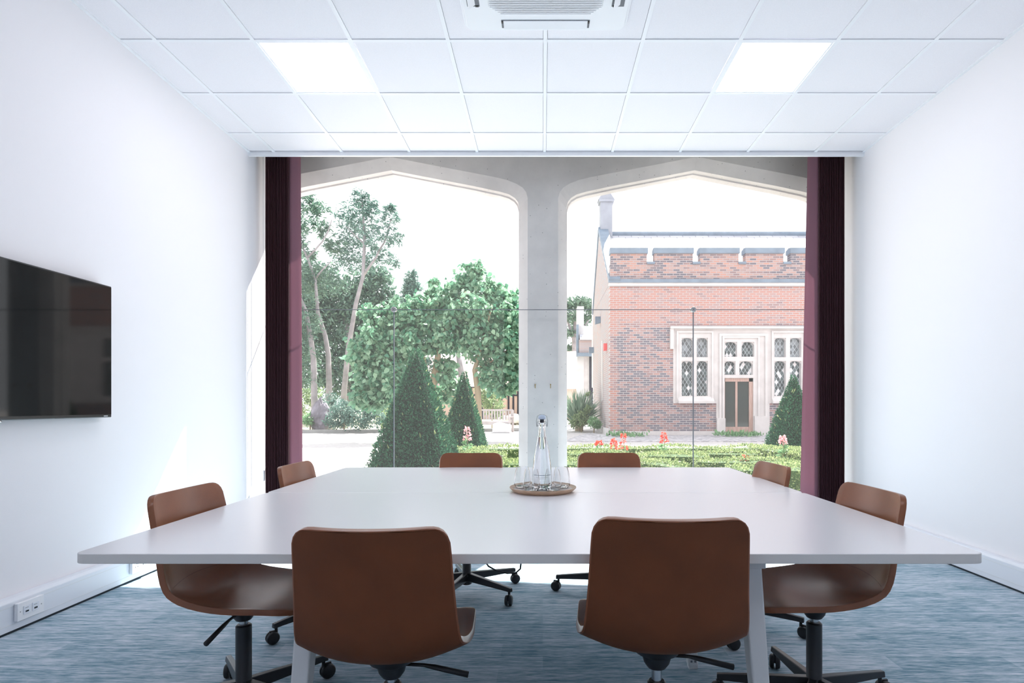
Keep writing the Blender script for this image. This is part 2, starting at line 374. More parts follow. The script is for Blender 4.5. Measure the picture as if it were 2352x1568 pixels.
# ceiling: tiles inset between grid bars
gx = [XL]+[.015+.6*k for k in range(-4, 5)]+[XR]; gy = [YB]+[3.515-.6*k for k in range(9, 0, -1)]+[3.515, 4.115, 4.715, YE-.024]
lights = [(-1.785, 3.515), (1.215, 3.515), (-1.785, -.685), (1.215, -.685)]  # last two are unseen panels, added to brighten the room
t = MB(); g = MB()
acx, acy = .015, 2.915
for i in range(len(gx)-1):
    for j in range(len(gy)-1):
        if any(abs(gx[i]-lx) < .02 and abs(gy[j]-ly) < .02 for lx, ly in lights): continue
        t.box(gx[i]+.0138, gx[i+1]-.0138, gy[j]+.0134, gy[j+1]-.0134, CH+.003, CH+.02)
for x in gx[1:-1]: g.box(x-.012, x+.012, YB, YE-.01, CH-.003, CH+.006)
for x0, x1 in ((XL, XL+.02), (XR-.02, XR)): g.box(x0, x1, YB, YE, CH-.006, CH+.004)
for y in gy[1:-1]: g.box(XL, XR, y-.0118, y+.0118, CH-.0025, CH+.0055)
c = struct(t.build('ceiling', M['tile']), 'white suspended ceiling of square mineral tiles', 'ceiling')
g.build('grid_bars', M['grid'], c)
MB().box(XL, XR, YB, YE, CH+.035, CH+.05).build('void_lining', M['tile'], c)
struct(MB().box(XL-.2, XR+.2, YB-.2, YF+.25, 4.3, 4.5).build('trim_2', M['wall']), 'plastered roof slab above the suspended ceiling', 'roof')
# edge upstand of the ceiling in front of the window
tm = MB(); tm.box(XL, XR, YE-.024, YE, CH-.035, CH+.03); tm.box(XL, XR, YE-.012, YE+.1, CH+.03, 4.3)
struct(tm.build('trim_1', M['grid']), 'white edge trim where the ceiling stops before the window', 'trim')

# trunking along both side walls
def trunking(name, x, s, label):
    m = MB(); m.prism([(x, .012), (x+s*.055, .012), (x+s*.055, .15), (x+s*.042, .165), (x, .165)], YB, YE+.2, 'y')
    o = struct(m.build(name, M['trunk'], bevel=.003), label, 'skirting trunking')
    m = MB(); m.box(min(x, x+s*.05), max(x, x+s*.05), YB, YE+.2, 0, .012); m.build('shadow_gap', M['shadowgap'], o)
    m = MB()
    for z in (.042, .128): m.box(min(x+s*.0545, x+s*.0562), max(x+s*.0545, x+s*.0562), YB, YE+.2, z, z+.0022)
    m.build('cover_joint', M['tleg'], o)
    return o
trunking('baseboard_left', XL, 1, 'white cable trunking running along the foot of the left wall')
trunking('baseboard_right', XR, -1, 'white cable trunking running along the foot of the right wall')

# sockets on the left trunking
def wallplate(y, kind, label):
    x = XL+.0565; t = empty('wall_socket', (x, y, .095)); tag(t, label, 'socket')
    MB().box(0, .018, -.073, .073, -.043, .043).build('face_plate', M['white'], t, bevel=.002)
    if kind == 'data':
        for k in (-.026, .022):
            m = MB(); m.box(.018, .0215, k-.016, k+.02, -.018, .022); p = m.build('socket_module', M['trunk'], t, bevel=.001)
            MB().box(.0212, .0222, k-.008, k+.010, -.010, -.002).build('port', M['shadowgap'], p)
            MB().box(.0212, .0222, k-.01, k+.008, .010, .013).build('label_strip', M['steel'], p)
        for k in (-.058, .058): MB().lathe([(.003, .018), (.003, .0187)], 10, (0, k, 0), 'x').build('screw', M['steel'], t)
    else:
        for k in (-.034, .034):
            MB().box(.0178, .0186, k-.004, k+.004, .012, .020).build('pin_hole', M['shadowgap'], t)
            for q in (-.010, .010): MB().box(.0178, .0186, k+q-.003, k+q+.003, -.008, -.003).build('pin_hole', M['shadowgap'], t)
            MB().box(.018, .022, k*.45-.006, k*.45+.006, .018, .034).build('switch', M['white'], t, bevel=.001)
    return t
wallplate(2.83, 'data', 'white data socket plate with two ports near the left picture edge')
wallplate(3.60, 'power', 'white double power socket partly hidden behind the left near chair')
# spare: end joint of trunking cover by the socket
# ------------------------------------------------------------------ ceiling lights
for i, (lx, ly) in enumerate(lights):
    lab = ['square lit ceiling panel above the left side of the table', 'square lit ceiling panel above the right side of the table'][i] if i < 2 else \
          ['square lit ceiling panel overhead to the left, behind the viewer', 'square lit ceiling panel overhead to the right, behind the viewer'][i-2]
    t = empty('ceiling_light', (lx+.3, ly+.3, CH)); tag(t, lab, 'ceiling light', 'square ceiling light panels')
    fm = MB()
    for a in ((-.295, .295, -.295, -.275), (-.295, .295, .275, .295), (-.295, -.275, -.275, .275), (.275, .295, -.275, .275)): fm.box(*a, .001, .02)
    fm.build('frame', M['grid'], t)
    MB().box(-.275, .275, -.275, .275, .007, .013).build('diffuser', M['diffuser'], t)

# ------------------------------------------------------------------ air conditioner cassette
t = empty('air_conditioner', (acx, acy, CH)); tag(t, 'white ceiling cassette air conditioner with square louvred grille', 'air conditioner')
def rrect(h, r, n=6):
    o = []
    for cx_, cy_, a0 in ((h-r, h-r, 0), (-h+r, h-r, 90), (-h+r, -h+r, 180), (h-r, -h+r, 270)):
        for k in range(n+1): a = R(a0+90*k/n); o.append((cx_+r*math.cos(a), cy_+r*math.sin(a)))
    return o
m = MB(); o1 = rrect(.475, .05); o2 = rrect(.46, .045)
m.prism(o1, -.012, .0, 'z'); m.prism(o2, -.03, -.0119, 'z')
m.build('fascia', M['white'], t, bevel=.004)
m = MB(); H, cc = .318, .068
octo = [(H-cc, H), (-H+cc, H), (-H, H-cc), (-H, -H+cc), (-H+cc, -H), (H-cc, -H), (H, -H+cc), (H, H-cc)]
gr = m.prism(octo, -.033, -.0301, 'z').build('grille', M['tleg'], t)
m = MB()
for k in range(46):
    y = -.305+k*.0136
    lim = H-.006 if abs(y) < H-cc else H-.006-(abs(y)-(H-cc))
    m.box(-lim, lim, y-.0034, y+.0034, -.040, -.0331)
m.build('louvre_slats', M['grid'], gr)
MB().prism([(p[0]*.93, p[1]*.93) for p in octo], -.0345, -.0332, 'z').build('intake_filter', simple('intake_grey', (.06, .07, .07), .8), gr)
for a in range(4):
    s = MB().box(-.255, .255, .366, .435, -.0315, -.0303).build('air_outlet', M['seal'], t); s.rotation_euler = (0, 0, R(90*a))
    fl = MB().box(-.243, .243, -.032, .032, -.003, .003).build('flap', M['white'], s, bevel=.002)
    fl.location = (0, .401, -.036); fl.rotation_euler = (R([-6, -38, -6, 38][a]) if a % 2 else R(-6), 0, 0)
    for q in (-1, 1): MB().box(q*.25-.005, q*.25+.005, .372, .39, -.035, -.0316).build('hinge', M['blackplastic'], s)

# ------------------------------------------------------------------ stone window wall with two arches
out1 = [(0, 2.437), (.45, 2.35), (.87, 2.27), (1.05, 2.235), (1.16, 2.208), (1.25, 2.172), (1.31, 2.135), (1.345, 2.09), (1.36, 2.03)]
out2 = [(0, 2.337), (.42, 2.256), (.82, 2.18), (.99, 2.143), (1.09, 2.122), (1.175, 2.096), (1.23, 2.062), (1.262, 2.02), (1.276, 1.96)]
out3 = [(x*.992, z-.012) for x, z in out2]
def outline(o, px): 
    pts = [(px-x, z+EYE) for x, z in reversed(o)]+[(px+x, z+EYE) for x, z in o[1:]]
    return [(px-o[-1][0], -.15)]+pts+[(px+o[-1][0], -.15)]
m = MB(); TOP = 4.5
layers = [(YF, out1), (YF+.08, out2), (YF+.155, out2), (YF+.160, out3), (YF+.25, out3)]
for pk in (-1.51, 1.51):
    rings = [[(x, y, z) for x, z in outline(o, pk)] for y, o in layers]
    n = len(rings[0])
    for a, b in zip(rings, rings[1:]):
        m.add(a+b, [(i, i+1, n+i+1, n+i) for i in range(n-1)])
    for ring, y in ((rings[0], YF), (rings[-1], YF+.25)):
        v = ring+[(p[0], y, TOP) for p in ring]
        m.add(v, [(i, i+1, n+i+1, n+i) for i in range(1, n-2)])
e1 = 1.51-1.36; e3 = 1.51-out3[-1][0]
for y, e, far in ((YF, e1, 1.51+1.36), (YF+.25, e3, 1.51+out3[-1][0])):
    for a, b in ((-e, e), (-5, -far), (far, 5)):
        m.add([(a, y, -.15), (b, y, -.15), (b, y, TOP), (a, y, TOP)], [(0, 1, 2, 3)])
m.add([(-5, YF, TOP), (5, YF, TOP), (5, YF+.25, TOP), (-5, YF+.25, TOP)], [(0, 1, 2, 3)])
sw = struct(m.build('wall_window', M['stone'], fix=False), 'pale stone wall with two wide pointed arches and a central pillar', 'wall')
for o_ in (-.075, .075):
    MB().lathe([(.005, 0), (.007, -.01), (.0, -.012)], 8, (o_, YF, EYE+.20), 'y').build('hook_plate', M['brass'], sw)
    MB().tube([(o_, YF-.012, EYE+.205), (o_, YF-.025, EYE+.195), (o_, YF-.025, EYE+.165)], .0035, 6).build('hook', M['brass'], sw)
# rest of the house front, seen only in reflections
m = MB(); m.box(-14, -5, YF, YF+.25, -.15, 8); m.box(5, 16, YF, YF+.25, -.15, 8); m.box(-5, 5, YF, YF+.25, 4.5, 8)
struct(m.build('wall_outside', M['brickdark']), 'brick house front around the two stone arches', 'wall')
# frameless glazing
JZ = EYE+(930-711)*YG/F
w = struct(empty('window_1', (0, YG, 0)), 'frameless glazed screen with steel disc fixings behind the table', 'window')
jx = [-1.436, 1.449]
def pane(x0, x1, z0, z1): 
    return MB().add([(x0, 0, z0), (x1, 0, z0), (x1, 0, z1), (x0, 0, z1)], [(0, 1, 2, 3)]).build('glass_pane', M['glass'], w, fix=False)
pane(XL+.02, XR-.02, JZ+.003, 4.3)
pane(XL+.02, jx[0]-.003, .02, JZ-.003); pane(jx[0]+.003, jx[1]-.003, .02, JZ-.003); pane(jx[1]+.003, XR-.02, .02, JZ-.003)
MB().box(XL+.02, XR-.02, -.005, .005, JZ-.003, JZ+.003).build('glazing_joint', M['seal'], w)
for x in jx:
    MB().box(x-.004, x+.004, -.007, .007, .02, JZ).build('glazing_joint', M['seal'], w)
    d = MB().lathe([(.0, -.02), (.022, -.02), (.026, -.016), (.026, .016), (.022, .02), (0, .02)], 28, (x, 0, JZ), 'y').build('disc_fixing', M['steel'], w, smooth='auto')
    MB().lathe([(.004, -.0215), (.004, -.0195)], 10, (x, 0, JZ), 'y').build('screw', M['shadowgap'], d)
m = MB(); m.box(XL, XL+.03, -.03, .06, 0, 4.3); m.box(XR-.03, XR, -.03, .06, 0, 4.3); m.box(XL, XR, -.03, .03, -.01, .02)
m.build('window_frame', M['frame'], w)
for x in (XL+.004, XL+.012): pass

# ------------------------------------------------------------------ blinds
def blind(side, x0, x1, label):
    s = 1 if side == 'left' else -1
    t = empty('vertical_blind', (0, 5.24, 0)); tag(t, label, 'blind')
    zt = CH+.5
    MB().box(min(XL+.01, x0) if s > 0 else x0-.05, x1+.05 if s > 0 else XR-.01, -.02, .02, zt, zt+.04).build('head_rail', M['white'], t)
    n = 22
    for k in range(n):
        x = x0+(x1-x0)*k/(n-1); m = MB()
        wob = random.uniform(-.0018, .0018); yl = random.uniform(-.006, .006)
        prof = [(-.062+yl, 0), (0, wob), (.062+yl, 0)]
        rows = 6; vv = []
        for r in range(rows+1):
            z = .03+(zt-.03)*r/rows; sw_ = (1-r/rows)*random.uniform(-.002, .002)
            for (yy, xx) in prof: vv.append((x+xx+sw_, yy, z))
        m.add(vv, [(r*3+q, r*3+q+1, (r+1)*3+q+1, (r+1)*3+q) for r in range(rows) for q in range(2)])
        o = m.build('vane', M['fabric'], t, fix=False)
        so = o.modifiers.new('thickness', 'SOLIDIFY'); so.thickness = .0045; so.offset = 0
    # last vane turned towards the room
    xe = x1+.002 if s > 0 else x0-.002
    vv = []; rows = 10
    for r in range(rows+1):
        u = 1-r/rows; z = .03+(zt-.03)*r/rows
        wd = (.077+.022*u) if s > 0 else (.062+.085*u)
        for q in range(5):
            f = q/4; vv.append((xe+s*(.004+wd*f), -.045+.055*f-.012*math.sin(math.pi*f), z))
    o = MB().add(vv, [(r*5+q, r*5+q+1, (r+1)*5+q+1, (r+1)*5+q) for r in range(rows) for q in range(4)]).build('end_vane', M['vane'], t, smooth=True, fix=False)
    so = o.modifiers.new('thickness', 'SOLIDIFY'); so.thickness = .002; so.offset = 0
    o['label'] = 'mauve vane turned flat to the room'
    return t
bl = blind('left', -2.515, -2.315, 'dark wine vertical blind drawn back at the left end of the window')
m = MB(); m.tube([(XL+.045, 0, CH+.4), (XL+.045, 0, .55), (XL+.05, -.005, .50), (XL+.06, 0, .49), (XL+.07, 0, .55), (XL+.07, 0, CH+.4)], .0018, 6)
m.build('chain', M['white'], bl)
MB().lathe([(0, .40), (.010, .41), (.011, .50), (0, .51)], 12, (XL+.06, -.02, 0)).build('cord_weight', M['white'], bl, smooth=True)
blind('right', 2.515, 2.735, 'dark wine vertical blind drawn back at the right end of the window')

# ------------------------------------------------------------------ television
t = empty('television', (XL, 2.69, 0)); tag(t, 'black flat wall television at the left edge of the picture', 'television')
z0, z1 = EYE-.072, EYE+.70
MB().box(.02, .062, -.685, .685, z0, z1).build('casing', M['bezel'], t, bevel=.004)
MB().box(.0618, .0640, -.68, .68, z0+.018, z1-.008).build('screen', M['screen'], t)
m = MB()
for k, wd in ((.628, .006), (.639, .008), (.650, .006)): m.box(.0618, .0632, k-wd/2, k+wd/2, z0+.006, z0+.011)
m.build('maker_mark', M['print_'], t)
MB().lathe([(0, 0), (.034, .0), (.038, -.008), (.02, -.014), (0, -.014)], 24, (.042, -.03, z0)).build('sensor_foot', M['chrome'], t, smooth=True)
m = MB(); m.box(.001, .02, -.2, .2, z0+.2, z1-.2); m.build('wall_bracket', M['blackmetal'], t)

# ------------------------------------------------------------------ tables
TH = EYE-.385
def tabletop(x0, x1, y0, y1):
    r = .03; n = 6; pts = []
    for cx_, cy_, a0 in ((x1-r, y1-r, 0), (x0+r, y1-r, 90), (x0+r, y0+r, 180), (x1-r, y0+r, 270)):
        for k in range(n+1): a = R(a0+90*k/n); pts.append((cx_+r*math.cos(a), cy_+r*math.sin(a)))
    return pts
def table(y0, y1, label):
    cx_ = -.035; t = empty('meeting_table', (cx_, (y0+y1)/2, 0)); tag(t, label, 'table', 'meeting tables pushed together')
    hw, hd = 1.185, (y1-y0)/2
    o = MB().prism(tabletop(-hw, hw, -hd, hd), TH-.026, TH, 'z').build('tabletop', M['table'], t, bevel=.002); o.data.materials.append(M['tableedge'])
    for p in o.data.polygons:
        if abs(p.normal.z) < .5: p.material_index = 1
    MB().box(-.62, .62, -.28, -.23, TH-.066, TH-.026).build('crossbar', M['tleg'], t)
    MB().box(-.62, .62, .23, .28, TH-.066, TH-.026).build('crossbar', M['tleg'], t)
    for sx in (-1, 1):
        # trestle head under the top
        MB().box(sx*.61-.026, sx*.61+.026, -hd+.06, hd-.06, TH-.056, TH-.026).build('leg_rail', M['tleg'], t, bevel=.003)
        for sy in (-1, 1):
            a = Vector((sx*.61, sy*(hd-.12), TH-.05)); b = Vector((sx*.662, sy*(hd-.115), .012))
            m = MB(); d = (b-a).normalized(); ax = Vector((1, 0, 0)); ax = (ax-d*ax.dot(d)).normalized(); ay = d.cross(ax)
            v = []
            for p, h in ((a, .027), (b, .021)):
                for i, j in ((-1, -1), (1, -1), (1, 1), (-1, 1)): v.append(p+ax*h*i+ay*h*j)
            m.add(v, [(0, 1, 2, 3), (7, 6, 5, 4), (0, 4, 5, 1), (1, 5, 6, 2), (2, 6, 7, 3), (3, 7, 4, 0)])
            lg = m.build('leg', M['tleg'], t, bevel=.006, seg=3)
            MB().box(b.x-.018, b.x+.018, b.y-.018, b.y+.018, 0, .013).build('foot', M['tleg'], lg)
            m = MB()
            for q in (-.009, .007): m.box(b.x+q-.004, b.x+q+.004, b.y-.0235, b.y-.0205, .03, .038)
            m.build('slot', M['seal'], lg)
    return t
table(1.475, 2.5093, 'white meeting table nearest the viewer, carrying the drinks tray')
table(2.5107, 3.53, 'white meeting table on the window side, beyond the seam')

# cable under the far table
m = MB(); m.tube([P(1115, 1290, 3.1), P(1122, 1300, 3.1), P(1140, 1310, 3.1), P(1165, 1316, 3.1), P(1185, 1315, 3.1), P(1195, 1306, 3.1), P(1197, 1290, 3.1), P(1197, 1262, 3.1)], .0045, 8)
m.tube([P(1115, 1290, 3.1), P(1108, 1262, 3.1)], .0045, 8)
m.v = [(x, y, min(z, TH-.028)) for x, y, z in m.v]
tag(m.build('power_cable', M['blackplastic'], smooth=True), 'black cable looping down under the far table', 'cable')

# ------------------------------------------------------------------ chairs
prof = [(-.236, .800), (-.226, .740), (-.214, .670), (-.203, .600), (-.195, .545), (-.183, .500), (-.160, .462), (-.122, .436), (-.070, .425), (0, .421), (.070, .422), (.140, .428), (.200, .432), (.242, .431), (.268, .424)]
def shell_surface():
    pr = [Vector((0, f, h)) for f, h in prof]
    L = [0]
    for a, b in zip(pr, pr[1:]): L.append(L[-1]+(b-a).length)
    T = L[-1]
    def at(s):
        s = max(0, min(T, s))
        for i in range(len(L)-1):
            if s <= L[i+1]+1e-9:
                u = (s-L[i])/(L[i+1]-L[i]); p0 = pr[max(i-1, 0)]; p1 = pr[i]; p2 = pr[i+1]; p3 = pr[min(i+2, len(pr)-1)]
                return .5*((2*p1)+(-p0+p2)*u+(2*p0-5*p1+4*p2-p3)*u*u+(-p0+3*p1-3*p2+p3)*u**3)
        return pr[-1]
    def width(s):
        k = s/T
        w = np.interp(k, [0, .25, .45, .55, .7, 1], [.190, .200, .212, .222, .226, .212])
        for d, r in ((s, .052), (T-s, .07)):
            if d < r: w -= r-math.sqrt(max(0, r*r-(r-d)**2))
        return w
    def wnom(s): return np.interp(s/T, [0, .25, .45, .55, .7, 1], [.190, .200, .212, .222, .226, .212])
    def lift(s): return np.interp(s/T, [0, .2, .42, .52, .62, .8, 1], [.030, .036, .046, .050, .036, .018, .002])
    def pt(s, v):
        p = at(s); tt = (at(s+.004)-at(s-.004)).normalized(); nn = Vector((1, 0, 0)).cross(tt)
        nn = Vector((0, -tt.z, tt.y)) if True else nn
        # inner side: forward for the back, up for the seat
        if nn.y+nn.z < 0: nn = -nn
        w = width(s); q = p+nn*(lift(s)*(abs(v*w)/wnom(s))**2.2); q.x = v*w; return q
    return pt, T
pt, TT = shell_surface()
def svals():
    a = [0, .003, .009, .018, .030, .045, .062]; n = 18
    mid = [.08+(TT-.16)*i/n for i in range(n+1)]
    e = [TT-x for x in (.058, .040, .025, .012, .004, 0)]
    return a+mid+e
def make_chair():
    root = empty('office_chair')
    ss = svals(); nv = 16; v = []
    for s in ss:
        for j in range(nv+1): v.append(tuple(pt(s, -1+2*j/nv)))
    f = [(i*(nv+1)+j, i*(nv+1)+j+1, (i+1)*(nv+1)+j+1, (i+1)*(nv+1)+j) for i in range(len(ss)-1) for j in range(nv)]
    me = bpy.data.meshes.new('seat_shell'); me.from_pydata(v, [], f); me.update()
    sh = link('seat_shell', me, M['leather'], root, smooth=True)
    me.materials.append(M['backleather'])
    so = sh.modifiers.new('padding', 'SOLIDIFY'); so.thickness = .019; so.offset = 0; so.material_offset = 0; so.use_even_offset = True
    be = sh.modifiers.new('round_edge', 'BEVEL'); be.width = .0075; be.segments = 3; be.limit_method = 'ANGLE'; be.angle_limit = R(50)
    # piping at the rim and stitched seam where seat meets back
    s0 = TT*.43; seam = []
    for j in range(25):
        vv = -1+2*j/24; p = pt(s0-.035*(1-vv*vv), vv*.985); q = pt(s0-.035*(1-vv*vv)+.004, vv*.985); tt = (q-p).normalized()
        nn = Vector((0, -tt.z, tt.y)); nn = -nn if nn.y+nn.z < 0 else nn
        seam.append(p+nn.normalized()*.0095)
    MB().tube(seam, .0013, 6).build('stitched_seam', M['seam'], root, smooth=True)
    # same leather outside, matt, with shade darkening its colour; drawn as a thin cover
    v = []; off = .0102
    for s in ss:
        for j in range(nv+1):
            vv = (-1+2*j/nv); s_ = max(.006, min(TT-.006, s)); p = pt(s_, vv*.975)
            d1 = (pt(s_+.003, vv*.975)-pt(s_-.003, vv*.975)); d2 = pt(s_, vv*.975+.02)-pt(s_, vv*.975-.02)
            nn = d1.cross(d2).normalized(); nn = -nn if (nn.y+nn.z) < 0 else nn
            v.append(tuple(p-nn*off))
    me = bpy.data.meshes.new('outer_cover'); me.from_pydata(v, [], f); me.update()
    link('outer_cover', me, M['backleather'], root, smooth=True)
    mech = MB().lathe([(0, .408), (.075, .404), (.062, .384), (.042, .373), (.036, .352), (.026, .338), (0, .338)], 28).build('mechanism', M['blackmetal'], root, smooth='auto')
    lv = MB().tube([(.03, .0, .372), (.09, .0, .368), (.12, 0, .362), (.215, 0, .340)], [.005, .005, .0075, .0085], 10).build('height_lever', M['blackplastic'], root, smooth=True)
    cl = MB().lathe([(.0, .345), (.0145, .345), (.0145, .28), (0, .28)], 20).build('gas_lift', M['chrome'], root, smooth='auto')
    MB().lathe([(0, .322), (.021, .322), (.0265, .317), (.0265, .115), (.030, .11), (.030, .06), (.022, .055), (0, .055)], 26).build('column', M['blackmetal'], root, smooth='auto')
    for k in range(5):
        m = MB(); v = []
        for x, zt, h, wd in ((.02, .125, .045, .019), (.10, .118, .040, .017), (.30, .098, .024, .013), (.335, .094, .022, .013)):
            for i, j in ((-1, -1), (1, -1), (.75, 0), (-.75, 0)): v.append((x, wd*i, zt-(h if j < 0 else 0)))
        fcs = [(0, 1, 2, 3), (15, 14, 13, 12)]
        for a in range(3):
            o = a*4; fcs += [(o+i, o+(i+1) % 4, o+4+(i+1) % 4, o+4+i) for i in range(4)]
        m.add(v, fcs); lg = m.build('leg', M['blackmetal'], root, bevel=.003)
        lg.rotation_euler = (0, 0, R(72*k))
        m = MB(); m.tube([(0, 0, .075), (0, 0, .045)], .007, 8)
        cs = m.lathe([(0, -.021), (.020, -.021), (.026, -.018), (.029, -.012), (.029, -.004), (.0, -.004)], 20, (.016, 0, .0295), 'y')
        cs.lathe([(0, .021), (.020, .021), (.026, .018), (.029, .012), (.029, .004), (.0, .004)], 20, (.016, 0, .0295), 'y')
        cs.box(-.006, .03, -.0039, .0039, .03, .062)
        c_ = cs.build('caster', M['blackplastic'], lg, smooth='auto'); c_.location = (.32, 0, 0); c_.rotation_euler = (0, 0, R(random.uniform(-70, 70)))
    return root
first = make_chair()
chairs = [  # x, y, facing angle (0 = towards window), base angle world, raise, label
    (-.425, 1.605, 1, 20, 0., 'tan leather chair with its back to the viewer, left of the two'),
    (.322, 1.615, -2, 5, .022, 'tan leather chair with its back to the viewer, right of the two'),
    (-1.065, 2.03, -92, 55, 0., 'tan leather chair on the left side nearest the television'),
    (-1.05, 2.90, -90, 235, 0., 'tan leather chair on the left side closest to the left blind'),
    (.975, 2.05, 91, 20, .0, 'tan leather chair on the right side nearest the viewer'),
    (.955, 2.88, 92, -33, 0., 'tan leather chair on the right side closest to the right blind'),
    (-.445, 3.33, 180, 36, 0., 'tan leather chair facing the viewer, left of the stone pillar'),
    (.41, 3.34, 180, 173, 0., 'tan leather chair facing the viewer, right of the stone pillar'),
]
for i, (x, y, rz, ba, up, lab) in enumerate(chairs):
    o = first if i == 0 else copy_tree(first)
    o.location = (x, y, 0); o.rotation_euler = (0, 0, R(rz)); tag(o, lab, 'chair', 'tan leather swivel chairs around the meeting tables')
    k = 0
    for ch in children(o):
        if ch.name.split('.')[0] == 'leg':
            ch.rotation_euler = (0, 0, R(ba-rz+72*k)); k += 1
        elif ch.name.split('.')[0] != 'column': ch.location.z += up

# ------------------------------------------------------------------ tray, carafe, tumblers
tx, ty = 0., 2.548
t = empty('serving_tray', (tx, ty, TH)); tag(t, 'round wooden tray under the carafe and tumblers', 'tray')
MB().lathe([(0, .0), (.128, .0), (.134, .004), (.148, .017), (.149, .021), (.1465, .022), (.137, .014), (.130, .0125), (0, .0125)], 64).build('tray_body', M['tray'], t, smooth='auto')
MB().lathe([(0, .0124), (.1295, .0124), (.1295, .0134), (0, .0134)], 64).build('tray_surface', M['traytop'], t)
zt = TH+.0136
t = empty('water_carafe', (-.004, 2.55, zt)); tag(t, 'tall glass swing-top carafe of water in the middle of the tray', 'carafe')
op = [(0, .001), (.033, 0), (.041, .004), (.045, .014), (.0455, .04), (.042, .085), (.034, .15), (.025, .20), (.0185, .235), (.015, .262), (.0142, .272), (.0175, .276), (.0175, .284), (.0145, .288), (.0140, .30), (.0150, .306)]
ip = [(.0110, .306), (.0112, .288), (.0115, .262), (.0152, .235), (.0222, .20), (.0312, .15), (.0390, .085), (.0423, .04), (.041, .018), (.033, .010), (0, .008)]
MB().lathe(op+ip, 48, close=False).build('bottle', M['bottleglass'], t, smooth='auto')
wp = [(0, .0078), (.0329, .0098), (.0409, .0178), (.0422, .04), (.0389, .085), (.0311, .15), (.0221, .20), (.0164, .228), (0, .228)]
MB().lathe(wp, 48).build('water', M['water'], t, smooth='auto')
MB().lathe([(0, .292), (.0095, .292), (.0095, .307), (.016, .309), (.0175, .316), (.014, .325), (0, .329)], 28).build('stopper', M['stopper'], t, smooth=True)
m = MB()
m.tube([(-.016, 0, .284), (-.024, -.004, .278), (-.0255, -.002, .30), (-.021, 0, .322), (-.008, 0, .329), (.008, 0, .329), (.021, 0, .322), (.0255, -.002, .30), (.024, -.004, .278), (.016, 0, .284)], .0011, 6)
for s in (-1, 1): m.tube([(s*.0175, 0, .28), (s*.0235, -.006, .275), (s*.020, -.004, .296), (s*.0125, 0, .30)], .0011, 6)
m.build('wire_bail', M['steel'], t, smooth=True)
m = MB()
for z, a0, a1, h in ((.061, -52, 52, .0028), (.053, -36, 36, .0011), (.046, -20, 20, .0010)):
    a = a0
    while a < a1:
        da = random.uniform(2.2, 4.6) if h > .002 else random.uniform(5, 12)
        r = np.interp(z, [.04, .085], [.0455, .042])+.0004
        p = [(r*math.sin(R(q)), -r*math.cos(R(q)), zz) for q, zz in ((a, z), (a+da*.75, z), (a+da*.75, z+h), (a, z+h))]
        m.add(p, [(0, 1, 2, 3)]); a += da
m.build('printed_lines', M['ink'], t, fix=False)
gp = [(0, 0), (.022, 0), (.030, .003), (.0365, .012), (.0385, .024), (.0375, .04), (.0335, .062), (.0290, .082), (.0265, .093)]
gi = [(.0254, .093), (.0278, .082), (.0322, .062), (.0362, .040), (.0370, .024), (.0350, .0135), (.029, .0065), (0, .006)]
fg = None
for (x, y, lab) in ((-.093, 2.575, 'clear tumbler at the left rim of the tray'), (.085, 2.575, 'clear tumbler at the right rim of the tray'),
                    (-.050, 2.487, 'clear tumbler in front and left of the carafe'), (.043, 2.487, 'clear tumbler in front and right of the carafe')):
    o = MB().lathe(gp+gi, 40).build('tumbler', M['cupglass'], None, smooth='auto') if fg is None else fg.copy()
    if fg is None: fg = o
    else: col.objects.link(o)
    o.location = (x, y, zt); tag(o, lab, 'glass', 'tumblers on the tray')

# ================================================================== OUTSIDE
struct(MB().box(-90, 90, YF+.25, 160, -.3, 0).build('ground', M['ground']), 'white sunlit gravel courtyard outside the window', 'ground')
# ---- foliage tools
def leaves(name, c, size, mat, parent=None, aspect=.45, d=None, spread=1., fold=.25, extra=None):
    c = np.asarray(c, float); n = len(c)
    if d is None: d = rng.normal(size=(n, 3))
    else: d = np.asarray(d, float)+rng.normal(size=(n, 3))*spread
    d /= np.linalg.norm(d, axis=1)[:, None]+1e-9
    r = rng.normal(size=(n, 3)); a = np.cross(d, r); a /= np.linalg.norm(a, axis=1)[:, None]+1e-9; nn = np.cross(d, a)
    s = (np.asarray(size)*rng.uniform(.6, 1.25, n))[:, None]; w = s*aspect
    base = c; tip = c+d*s
    L1 = c+d*s*.3+a*w*.5+nn*w*fold; R1 = c+d*s*.3-a*w*.5+nn*w*fold
    L2 = c+d*s*.65+a*w*.38+nn*w*fold*.7; R2 = c+d*s*.65-a*w*.38+nn*w*fold*.7
    v = np.stack([base, R1, R2, tip, L2, L1], 1).reshape(-1, 3)
    o = (np.arange(n)*6)[:, None]
    f = np.concatenate([o+np.array([0, 1, 2, 3]), o+np.array([0, 3, 4, 5])], 1).reshape(-1, 4)
    me = bpy.data.meshes.new(name); me.vertices.add(len(v)); me.vertices.foreach_set('co', v.ravel())
    me.loops.add(f.size); me.loops.foreach_set('vertex_index', f.ravel().astype(np.int32))
    me.polygons.add(len(f)); me.polygons.foreach_set('loop_start', np.arange(0, f.size, 4, dtype=np.int32)); me.polygons.foreach_set('loop_total', np.full(len(f), 4, np.int32))
    me.update(calc_edges=True); me.validate()
    return link(name, me, mat, parent)
